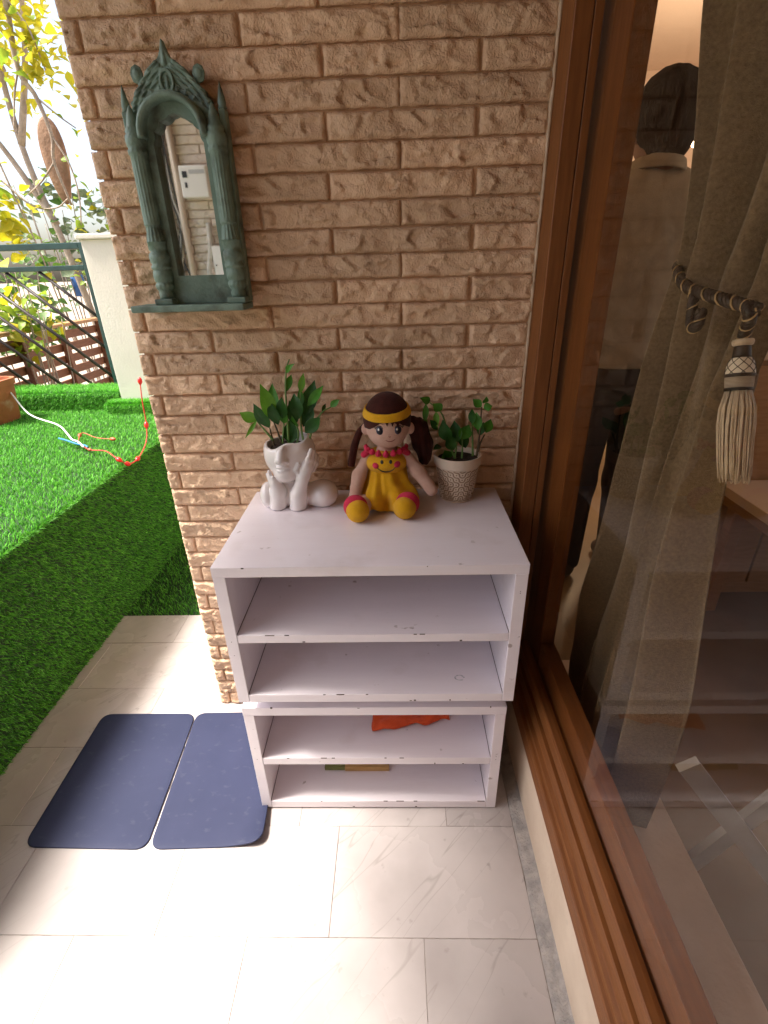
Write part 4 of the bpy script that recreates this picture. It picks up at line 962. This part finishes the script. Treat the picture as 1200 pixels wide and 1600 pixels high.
# twisted rope tie-back
M['rope_d'] = mat('dark_brown_rope', (.018, .012, .009), .55, (.03, .02, .014), 80); M['rope_l'] = mat('gold_rope_thread', (.42, .30, .15), .5); M['tas'] = mat('ivory_silk', (.50, .40, .30), .55, (.60, .50, .38), 60, .3, 300, sheen=.4)
tie = thing('curtain_tieback', 'dark twisted rope tie-back with an ivory tassel on the curtain', 'tieback', (.48, .9, 1.2))
def rope(path, r, parent, turns):
    path = [Vector(p) for p in path]; n = len(path)
    for s in range(4):
        pts = []
        for i, p in enumerate(path):
            t = (path[min(i+1, n-1)]-path[max(i-1, 0)]).normalized(); a = t.cross(Vector((0, .3, 1))).normalized(); b = t.cross(a)
            an = 2*math.pi*(s/4+turns*i/n); rr = r*.52 if s < 3 else r*.95
            pts.append(p+(a*math.cos(an)+b*math.sin(an))*rr)
        tube('strand', pts, r*.58 if s < 3 else r*.16, M['rope_d'] if s < 3 else M['rope_l'], parent, 7)
wrap = spline([(.56, 1.005, 1.356), (.508, .985, 1.346), (.476, .920, 1.329), (.464, .862, 1.312), (.461, .800, 1.304), (.464, .740, 1.297), (.478, .703, 1.289)], 16)
rope(wrap, .0085, tie, 11)
loop = spline([(.462, .838, 1.308), (.456, .822, 1.288), (.455, .815, 1.268), (.452, .800, 1.257), (.451, .787, 1.266), (.453, .790, 1.284)], 10)
rope(loop, .0075, tie, 4)
hang = spline([(.470, .722, 1.295), (.468, .706, 1.287), (.472, .708, 1.275), (.480, .722, 1.264), (.485, .729, 1.248)], 10)
rope(hang, .0078, tie, 4)
tb = Vector((.485, .729, 1.250)); tx = Vector((0, -.30, -1)).normalized(); ta = Vector((1, 0, 0)); tc = tx.cross(ta)
def tassel_part(name, prof, m, n=28, mod=None):
    V, F = [], []
    for r, d in prof:
        for k in range(n):
            a = 2*math.pi*k/n; rr = r*(mod(a, d) if mod else 1); V.append(tuple(tb+tx*d+ta*rr*math.cos(a)+tc*rr*math.sin(a)))
    F = [(i*n+k, i*n+(k+1) % n, (i+1)*n+(k+1) % n, (i+1)*n+k) for i in range(len(prof)-1) for k in range(n)]+[tuple(range(n)), tuple(range(len(prof)*n-1, (len(prof)-1)*n-1, -1))]
    return mk(name, V, F, m, tie)
tassel_part('tassel_cap', [(.004, 0), (.0125, .001), (.0135, .004), (.0125, .008), (.0100, .0095)], M['tas'])
tassel_part('tassel_neck', [(.0098, .0097), (.0105, .012), (.0110, .022), (.0122, .0255)], M['rope_d'])
tassel_part('tassel_knob', [(.0122, .0257), (.0150, .031), (.0172, .038), (.0180, .045), (.0182, .047)], mat('white_silk_knob', (.74, .67, .56), .5))
for s in range(8):
    for dr in (1, -1):
        p = []
        for k in range(9):
            q = k/8; d = .0258+.021*q; r = float(np.interp(d, [.0257, .031, .038, .045, .047], [.0122, .0150, .0172, .0180, .0182]))+.0003; a = 2*math.pi*s/8+dr*q*1.3; p.append(tb+tx*d+ta*r*math.cos(a)+tc*r*math.sin(a))
        tube('knob_thread', p, .0005, M['rope_d'], tie, 5)
tassel_part('tassel_ring', [(.0184, .0472), (.0192, .0485), (.0190, .0505), (.0180, .0515)], M['rope_d'])
tassel_part('tassel_collar', [(.0178, .0517), (.0176, .060), (.0168, .066)], mat('grey_ivory_wrap', (.46, .40, .33), .6, (.36, .30, .24), 8, .4, 300, stretch=(1, 1, 40)))
tassel_part('tassel_ring', [(.0168, .0662), (.0178, .0672), (.0178, .0695), (.0165, .0705)], M['rope_d'])
rr = random.Random(3); gs = []
for k in range(210):
    a = rr.uniform(0, 2*math.pi); r0 = .016*math.sqrt(rr.uniform(.3, 1)); fl_ = rr.uniform(.85, 1.25); ln = rr.uniform(.112, .128)
    p = []
    for q in range(6):
        t = q/5; d = .0705+ln*t; bul = r0*(.9+.5*math.sin(min(1, t*3)*math.pi/2)*fl_)-.004*t
        p.append(tb+tx*d+ta*bul*math.cos(a+.12*t)+tc*bul*1.15*math.sin(a+.12*t)+Vector((0, -.01*t*t+rr.uniform(-.001, .001), 0)))
    gs.append(tube_geo(p, [.0014, .0014, .0013, .0012, .0011, .0006], 5))
sk = mk('tassel_skirt', *merge(*gs), M['tas'], tie); sk['kind'] = 'stuff'

# ================================================================== man standing in the room, back to the glass
M['mskin'] = mat('brown_skin', (.22, .105, .06), .55, (.18, .085, .048), 20); M['mhair'] = mat('black_hair', (.006, .005, .004), .8, (.012, .009, .007), 90, .8, 160, stretch=(1, 1, .25), spec=.1)
M['shirt'] = mat('olive_grey_shirt', (.36, .325, .25), .85, (.29, .26, .20), 26, .25, 300, spec=.2); M['trouser'] = mat('black_trousers', (.010, .010, .012), .8, (.018, .018, .02), 30)
mx0, my0 = .842, 1.905
pn = thing('person', 'man in an olive shirt seen from behind through the glass', 'person', (mx0, my0, .098))
def O(dx, dy, z): return (mx0+dx, my0+dy, z)
def man_body(P):
    d = ell(P, O(0, 0.012, 1.742), (.079, .096, .108)); d = smin(d, ell(P, O(0, .05, 1.69), (.060, .055, .062)), .03)
    for s in (-1, 1): d = smin(d, ell(P, O(s*.082, .012, 1.715), (.012, .022, .033)), .008)
    d = smin(d, ell(P, O(0, .108, 1.70), (.014, .02, .02)), .015)
    d = smin(d, capsule(P, O(0, .0, 1.66), O(0, -.012, 1.54), .054, .066), .03)
    d = smin(d, capsule(P, O(-.15, -.01, 1.50), O(.15, -.01, 1.50), .062), .05)
    d = smin(d, ell(P, O(0, 0, 1.36), (.165, .105, .20)), .06); d = smin(d, ell(P, O(0, 0, 1.10), (.150, .10, .18)), .08); d = smin(d, ell(P, O(0, -.01, .96), (.165, .115, .13)), .06)
    for s in (-1, 1):
        d = smin(d, chain(P, [O(s*.185, -.005, 1.49), O(s*.235, -.01, 1.22), O(s*.225, .07, .985)], [.055, .043, .032], .02), .03)
        d = smin(d, chain(P, [O(s*.225, .07, .985), O(s*.22, .10, .91)], [.030, .024], .01), .015)
        for k in range(4): d = smin(d, capsule(P, O(s*.222, .085+.014*k, .905), O(s*.215, .088+.014*k, .835-.004*abs(k-1.5)), .0095, .008), .004)
        d = smin(d, capsule(P, O(s*.205, .115, .93), O(s*.195, .135, .875), .011, .009), .006)
        d = smin(d, chain(P, [O(s*.092, 0, .93), O(s*.100, .005, .54), O(s*.105, -.015, .17)], [.090, .064, .043], .03), .04)
        d = smin(d, capsule(P, O(s*.107, -.02, .135), O(s*.118, .12, .130), .034, .028), .02)
    return smax(d, .10-P[2], .005)
solid('body', man_body, (.52, 1.74, .09), (1.17, 2.12, 1.88), .0105, M['mskin'], pn, 2)
def man_hair(P):
    d = ell(P, O(0.004, -.002, 1.757), (.102, .110, .112))+.0016*np.sin(P[0]*160+P[2]*90)*np.sin(P[1]*140+P[2]*120)
    d = smin(d, ell(P, O(.006, -.045, 1.680), (.064, .050, .065)), .03)
    cut = np.where(P[1] < my0+.03, 1.622-P[2]+.9*np.maximum(0, np.abs(P[0]-mx0-.004)-.050), 1.62+2.4*(P[1]-my0-.03)-P[2])
    return smax(d, cut*.6, .006)
solid('hair', man_hair, (.72, 1.77, 1.58), (.97, 2.05, 1.89), .006, M['mhair'], pn, 1)
def man_shirt(P):
    x, y, z = P
    d = capsule(P, O(-.155, -.012, 1.500), O(.155, -.012, 1.500), .078)
    d = smin(d, capsule(P, O(-.05, -.012, 1.555), O(.05, -.012, 1.555), .062), .05)
    d = smin(d, ell(P, O(0, -.002, 1.36), (.190, .130, .23)), .06); d = smin(d, ell(P, O(0, -.003, 1.12), (.185, .132, .24)), .08); d = smin(d, ell(P, O(0, -.008, .99), (.195, .14, .14)), .06)
    for s in (-1, 1): d = smin(d, chain(P, [O(s*.190, -.008, 1.49), O(s*.246, -.014, 1.22), O(s*.236, .066, .995)], [.070, .058, .046], .02), .025)
    d += .008*np.sin((x-mx0)*34*np.sign(x-mx0)+z*26+2*np.sin(z*13))*np.clip((1.5-z)*3, 0, 1)+.005*np.sin(z*58+x*30)*np.clip((1.3-z)*4, 0, 1)
    d += .012*np.exp(-((x-mx0-.02-.25*(1.5-z))/.016)**2)*np.clip((1.5-z)*5, 0, 1)*np.clip((z-1.2)*5, 0, 1)-.004*np.exp(-((z-1.47+.5*(x-mx0)**2)/.006)**2)
    d = smax(d, 1.015-z, .006)
    return d
shm = solid('shirt', man_shirt, (.50, 1.72, .985), (1.19, 2.10, 1.64), .0085, M['shirt'], pn, 2)
solid('collar', lambda P: np.maximum(np.abs(np.sqrt((P[0]-mx0)**2+((P[1]-my0+.004)*.95)**2)-(.071+.22*(1.645-P[2])))-.005, np.abs(P[2]-1.612+.16*(P[1]-my0)+.10*(P[0]-mx0))-.019), (.73, 1.79, 1.56), (.96, 2.02, 1.67), .0045, M['shirt'], shm, 1)
def man_tr(P):
    d = ell(P, O(0, -.01, .97), (.178, .128, .13))
    for s in (-1, 1): d = smin(d, chain(P, [O(s*.092, 0, .93), O(s*.100, .005, .54), O(s*.106, -.012, .17)], [.100, .079, .068], .03), .03)
    return smax(smax(d, .150-P[2], .006), P[2]-1.04, .006)
solid('trousers', man_tr, (.58, 1.74, .13), (1.11, 2.09, 1.06), .0105, M['trouser'], pn, 1)
for s in (-1, 1):
    solid('shoe', lambda P, s=s: smax(smin(capsule(P, O(s*.107, -.035, .140), O(s*.120, .155, .132), .043, .036), ell(P, O(s*.107, -.03, .17), (.042, .05, .05)), .02), .0985-P[2], .003), (mx0+s*.11-.07, my0-.11, .095), (mx0+s*.11+.07, my0+.22, .235), .006, mat('dark_leather', (.03, .022, .016), .4), pn, 1)

# ================================================================== furniture in the room
M['oak'] = mat('honey_wood', (.42, .235, .10), .4, (.34, .18, .07), 7, .06, 60, stretch=(2, 2, 12)); M['cream_top'] = mat('cream_laminate', (.74, .60, .44), .35, (.70, .56, .40), 6)
cb = thing('sideboard', 'honey coloured wooden sideboard behind the curtain tassel', 'sideboard', (1.6, 1.95, .098))
box('carcass', 1.02, 2.2, 1.72, 2.15, .10, 1.045, M['oak'], cb, .003, 1); box('top', 1.0, 2.22, 1.70, 2.17, 1.046, 1.075, M['cream_top'], cb, .003, 1)
for k in range(3): box('door_panel', 1.035+.39*k, 1.035+.39*k+.382, 1.704, 1.7195, .16, 1.03, M['oak'], cb, .002, 1)
bk_ = thing('wicker_basket', 'dark brown wicker basket standing on the sideboard', 'basket', (1.35, 1.85, 1.076))
M['wick'] = mat('dark_wicker', (.10, .06, .028), .7, (.06, .035, .016), 40, .3, 90)
for k in range(14): box('weave', 1.13, 1.62, 1.755-.003*(k % 2), 2.0, 1.078+.0165*k, 1.078+.0165*k+.0145, M['wick'], bk_, .004, 1)
box('rim', 1.115, 1.635, 1.74, 2.015, 1.3095, 1.335, M['wick'], bk_, .006, 2)
tb_ = thing('low_table', 'cream topped low table in front of the wooden sideboard', 'table', (1.5, 1.3, .098))
box('top', 1.175, 1.9, 1.0, 1.69, .588, .622, M['cream_top'], tb_, .003, 2); box('apron', 1.20, 1.86, 1.03, 1.66, .54, .5875, M['oak'], tb_, .002, 1)
for x, y in ((1.21, 1.05), (1.82, 1.05), (1.21, 1.62), (1.82, 1.62)): box('leg', x, x+.045, y-.02, y+.025, .0985, .5395, M['oak'], tb_, .003, 1)
sto = thing('folding_trestle', 'pale grey folding trestle with crossed legs behind the glass', 'trestle', (.68, .5, .098))
M['white_wood'] = mat('grey_white_painted_wood', (.34, .32, .315), .5, (.29, .27, .265), 10)
def plank(name, a, b, w_, t, m, parent, nv=(0, 1, 0)):
    a, b, nv = Vector(a), Vector(b), Vector(nv); d = (b-a).normalized(); s = d.cross(nv).normalized()*w_/2; n_ = nv*t/2
    V = [tuple(p+q*sg+n_*s2) for p in (a, b) for q, sg, s2 in ((s, -1, -1), (s, 1, -1), (s, 1, 1), (s, -1, 1))]
    return mk(name, V, [(0, 1, 2, 3), (7, 6, 5, 4), (0, 4, 5, 1), (1, 5, 6, 2), (2, 6, 7, 3), (3, 7, 4, 0)], m, parent, False)
for y in (.62,):
    plank('leg', (.53, y, .513), (.834, y, .106), .040, .016, M['white_wood'], sto); plank('leg', (.80, y+.0165, .513), (.60, y+.0165, .106), .040, .016, M['white_wood'], sto)
# wall lamp beside the man's ear
wl_ = thing('pendant_lamp', 'small lit pendant lamp glowing beside the man\'s ear', 'lamp', (1.61, 3.2, 1.88))
lm = bpy.data.materials.new('lit_bulb'); lm.use_nodes = True; b_ = lm.node_tree.nodes['Principled BSDF']; b_.inputs['Emission Color'].default_value = (1, .78, .5, 1); b_.inputs['Emission Strength'].default_value = 6; b_.inputs['Base Color'].default_value = (.9, .8, .6, 1)
mk('bulb', *lathe_geo([(.005, 1.88), (.028, 1.886), (.042, 1.905), (.042, 1.925), (.028, 1.944), (.005, 1.95)], 1.61, 3.2, 20), lm, wl_)
tube('flex', [(1.61, 3.2, 1.951), (1.61, 3.2, 2.604)], .004, M['rope_d'], wl_, 6)
pl_ = bpy.data.lights.new('room_lamp', 'POINT'); pl_.energy = 20; pl_.color = (1, .80, .60); pl_.shadow_soft_size = .12
po_ = bpy.data.objects.new('lamp_light', pl_); C.objects.link(po_); po_.parent = wl_; po_.location = Vector((1.61, 3.2, 1.80))-wl_.location
pf = thing('picture_frame', 'dark edged frame on the far room wall', 'frame', (1.9, 4.69, 1.4)); box('panel', 2.13, 2.60, 4.672, 4.698, 1.70, 2.06, M['room_wall'], pf); box('edge', 2.12, 2.13, 4.665, 4.699, 1.60, 2.07, M['rope_d'], pf)
cr = box('dark_cabinet', 1.35, 1.95, 4.35, 4.695, .0985, 1.97, M['rope_d'], None, .004, 1); tag(cr, 'tall dark cabinet top showing behind the man\'s shoulder', 'cabinet')

# ================================================================== garden beyond the railing
M['slat'] = mat('brown_stained_slat', (.21, .085, .038), .6, (.15, .055, .024), 9, .3, 80, stretch=(12, 1.5, 12)); M['slat_sunlit'] = mat('sunlit_rail_tone', (.42, .23, .10), .6, (.34, .17, .07), 9, .2, 80, stretch=(12, 1.5, 12))  # sunlight on the fence's top board is painted in as a lighter brown
fn_ = thing('slatted_fence', 'brown wooden slatted fence beyond the balcony railing', 'fence', (-2.7, 4.1, .1))
for y in (3.02, 3.66, 4.15, 4.70): box('post', -2.698, -2.655, y-.024, y+.024, -.35, 1.004, M['slat'], fn_, .003, 1)
box('top_board', -2.74, -2.64, 2.9, 4.76, 1.0045, 1.028, M['slat_sunlit'], fn_, .003, 1)
for k in range(12): box('slat', -2.722, -2.702, 2.95, 4.74, .965-.092*k-.060, .965-.092*k, M['slat'], fn_, .002, 1)
# leaves
def vine_leaf(seed, L_=.07):
    rr = random.Random(seed); n = 5; V, F = [], []
    prof = [0.02, .62, .95, .78, .40, .02]
    for i in range(n+1):
        u = i/n; wv = L_*.42*prof[i]; zz = -.18*L_*u*u*rr.uniform(.6, 1.8)
        V += [(-wv, L_*u, zz+wv*.35), (0, L_*u, zz), (wv, L_*u, zz+wv*.35)]
    for i in range(n):
        for k in range(2): F.append((3*i+k, 3*i+k+1, 3*i+4+k, 3*i+3+k))
    return V, F
GM = [leaf_mat('leaf_yellow', (.55, .46, .02), (.42, .42, .02), .45), leaf_mat('leaf_lime', (.30, .40, .03), (.22, .36, .03), .45), leaf_mat('leaf_garden_green', (.06, .14, .02), (.10, .20, .03), .3), leaf_mat('leaf_grey_green', (.12, .17, .09), (.18, .22, .12), .3)]
M['bark'] = mat('haze_paled_bark', (.42, .34, .27), .85, (.30, .23, .17), 14, .6, 50)  # bark lightened to imitate haze and overexposure outdoors
LVM = {}
def leaf_me(mi, v):
    if (mi, v) not in LVM:
        V, F = vine_leaf(v); me = bpy.data.meshes.new('leaf'); me.from_pydata(V, [], F); me.materials.append(GM[mi]); me.polygons.foreach_set('use_smooth', [True]*len(F)); me.update(); LVM[(mi, v)] = me
    return LVM[(mi, v)]
def add_leaf(parent, p, mi, size, rr):
    o = link('leaf', leaf_me(mi, rr.randrange(4)), parent, p); o.scale = (size/.07,)*3; o.rotation_euler = (rr.uniform(-.9, .9), rr.uniform(-.9, .9), rr.uniform(0, 6.28)); return o
vn = thing('hanging_vine', 'yellow leaved vine hanging beside the top left of the wall', 'vine', (-2.2, 3.9, 1.0))
rr = random.Random(21)
main = spline([(-2.22, 3.92, 3.2), (-2.26, 3.90, 2.84), (-2.30, 3.90, 2.52), (-2.235, 3.90, 2.38), (-2.20, 3.90, 2.18), (-2.23, 3.90, 2.04), (-2.20, 3.92, 1.80)], 8); tube('stem', main, [.020-.00026*i for i in range(len(main))], M['bark'], vn, 7)
br = [[(-2.30, 3.9, 2.52), (-2.36, 3.88, 2.38), (-2.42, 3.88, 2.22)], [(-2.20, 3.9, 2.18), (-2.12, 3.88, 2.02), (-2.10, 3.86, 1.84), (-2.14, 3.86, 1.66)], [(-2.23, 3.9, 2.04), (-2.33, 3.88, 1.94), (-2.44, 3.86, 1.86)], [(-2.235, 3.9, 2.38), (-2.12, 3.9, 2.28), (-2.04, 3.92, 2.22)],
      [(-2.62, 3.9, 1.95), (-2.45, 3.88, 1.80), (-2.28, 3.86, 1.78), (-2.18, 3.86, 1.83)], [(-2.26, 3.9, 2.84), (-2.16, 3.88, 2.70), (-2.12, 3.88, 2.50)], [(-2.62, 3.92, 2.1), (-2.55, 3.9, 1.78), (-2.50, 3.9, 1.50), (-2.47, 3.9, 1.2)]]
for b in br:
    p = spline(b, 6); tube('branch', p, [.0065-.0028*i/len(p) for i in range(len(p))], M['bark'], vn, 6)
    for q in p[4::3]: add_leaf(vn, q+Vector((rr.uniform(-.03, .03), rr.uniform(-.03, .03), rr.uniform(-.03, .03))), rr.choice((0, 1, 1)), rr.uniform(.04, .075), rr)
for k in range(70):      # thick yellow spray at the very top
    add_leaf(vn, (rr.gauss(-2.26, .08), 3.88+rr.uniform(-.12, .12), rr.gauss(2.72, .14)), 0 if rr.random() < .8 else 1, rr.uniform(.06, .11), rr)
for k in range(26): add_leaf(vn, (rr.gauss(-2.15, .03), 3.88, rr.uniform(2.42, 2.70)), 0, rr.uniform(.05, .085), rr)
for k in range(60): add_leaf(vn, (rr.gauss(-2.66, .09), 3.86+rr.uniform(-.1, .1), rr.gauss(1.74, .14)), 0 if rr.random() < .75 else 1, rr.uniform(.07, .13), rr)
ov, of = [], []      # the brown leaf-shaped panel hanging among the branches
outl = [(math.sin(2*math.pi*k/36)*.082*(1-.25*math.cos(2*math.pi*k/36)), -math.cos(2*math.pi*k/36)*.245) for k in range(36)]
for y, s in ((0, .96), (-.008, 1), (-.016, 1), (-.024, .92), (-.027, .5)): ov += [(x*s, y, z*s) for x, z in outl]
of = [(i*36+k, i*36+(k+1) % 36, (i+1)*36+(k+1) % 36, (i+1)*36+k) for i in range(4) for k in range(36)]+[tuple(range(35, -1, -1)), tuple(range(144, 180))]
ob = mk('oval_board', [(x-2.255, y+3.98, z+2.055) for x, y, z in ov], of, mat('weathered_brown_board', (.30, .17, .10), .8, (.20, .11, .06), 10, .4, 50)); tag(ob, 'large brown oval board hanging among the vine branches', 'board')
def shrub(label, c, r, n, mix, lsz, seed, nb=9):
    t = thing('shrub', label, 'shrub', (c[0], c[1], -.35)); rr = random.Random(seed)
    for k in range(nb):
        tip = (c[0]+rr.uniform(-1, 1)*r[0]*.8, c[1]+rr.uniform(-1, 1)*r[1]*.7, c[2]+rr.uniform(-.4, .9)*r[2]); midp = ((c[0]+tip[0])/2+rr.uniform(-.05, .05), (c[1]+tip[1])/2, (tip[2]-.35)/2)
        tube('stem', spline([(c[0]+rr.uniform(-.08, .08), c[1], -.35), midp, tip], 6), [.009-.0005*i for i in range(13)], M['bark'], t, 6)
    for k in range(n):
        while 1:
            q = [rr.uniform(-1, 1) for _ in range(3)]
            if sum(v*v for v in q) < 1 and noise.noise((q[0]*2.2+seed, q[1]*2.2, q[2]*2.2)) > -.12: break
        add_leaf(t, (c[0]+q[0]*r[0], c[1]+q[1]*r[1], c[2]+q[2]*r[2]), rr.choice(mix), rr.uniform(.7, 1.3)*lsz, rr)
    return t
shrub('yellow-lime leaved shrub showing between the railing bars', (-2.58, 3.62, 1.10), (.28, .16, .30), 110, (0, 0, 1, 1, 2), .085, 5)
shrub('dark green bush low behind the slanted railing bars', (-3.35, 4.6, 1.15), (.55, .4, .45), 260, (2, 2, 3, 2), .10, 6)
shrub('grey-green airy bush behind the brown oval board', (-3.25, 5.5, 1.75), (.45, .4, .60), 220, (3, 3, 2), .09, 7)
shrub('tangled yellowing bush right of the railing post', (-2.72, 5.3, 1.55), (.35, .35, .55), 170, (3, 1, 0, 3), .07, 8, 14)
tk = thing('tree', 'slim leaning tree trunk behind the railing', 'tree', (-3.0, 5.2, -.35))
tube('trunk', spline([(-3.02, 5.2, -.35), (-2.98, 5.2, .8), (-3.08, 5.2, 1.6), (-3.22, 5.2, 2.4), (-3.2, 5.2, 3.4)], 8), [.036-.0005*i for i in range(33)], M['bark'], tk, 10)
for k, (p0, p1) in enumerate((((-3.22, 5.2, 2.4), (-2.7, 5.0, 3.6)), ((-3.1, 5.2, 1.8), (-3.7, 5.1, 2.9)), ((-3.2, 5.2, 2.9), (-3.5, 5.4, 3.9)))): tube('limb', spline([p0, ((p0[0]+p1[0])/2, p0[1], (p0[2]+p1[2])/2+.05), p1], 6), [.03-.0015*i for i in range(13)], M['bark'], tk, 8)
rr = random.Random(77)
cV, cF = [], []
for k in range(900):
    V, F = vine_leaf(k % 7, .10); q = Matrix.Rotation(rr.uniform(0, 6.28), 3, 'Z') @ Matrix.Rotation(rr.uniform(-1.2, 1.2), 3, 'X'); c = Vector((rr.gauss(-3.35, .45), rr.gauss(5.3, .4), rr.gauss(3.5, .42))); o_ = len(cV)
    cV += [tuple(q @ Vector(p)+c) for p in V]; cF += [tuple(i+o_ for i in f) for f in F]
crn = mk('crown', cV, cF, GM[0], tk); crn['kind'] = 'stuff'
bt = thing('blue_drum', 'small blue drum showing behind the railing post', 'drum', (-3.23, 5.5, 1.1)); mk('drum_body', *lathe_geo([(.05, 1.18), (.06, 1.19), (.06, 1.27), (.064, 1.28), (.06, 1.29), (.06, 1.37), (.05, 1.38)], -3.23, 5.5, 24), mat('blue_plastic', (.04, .14, .42), .45), bt)
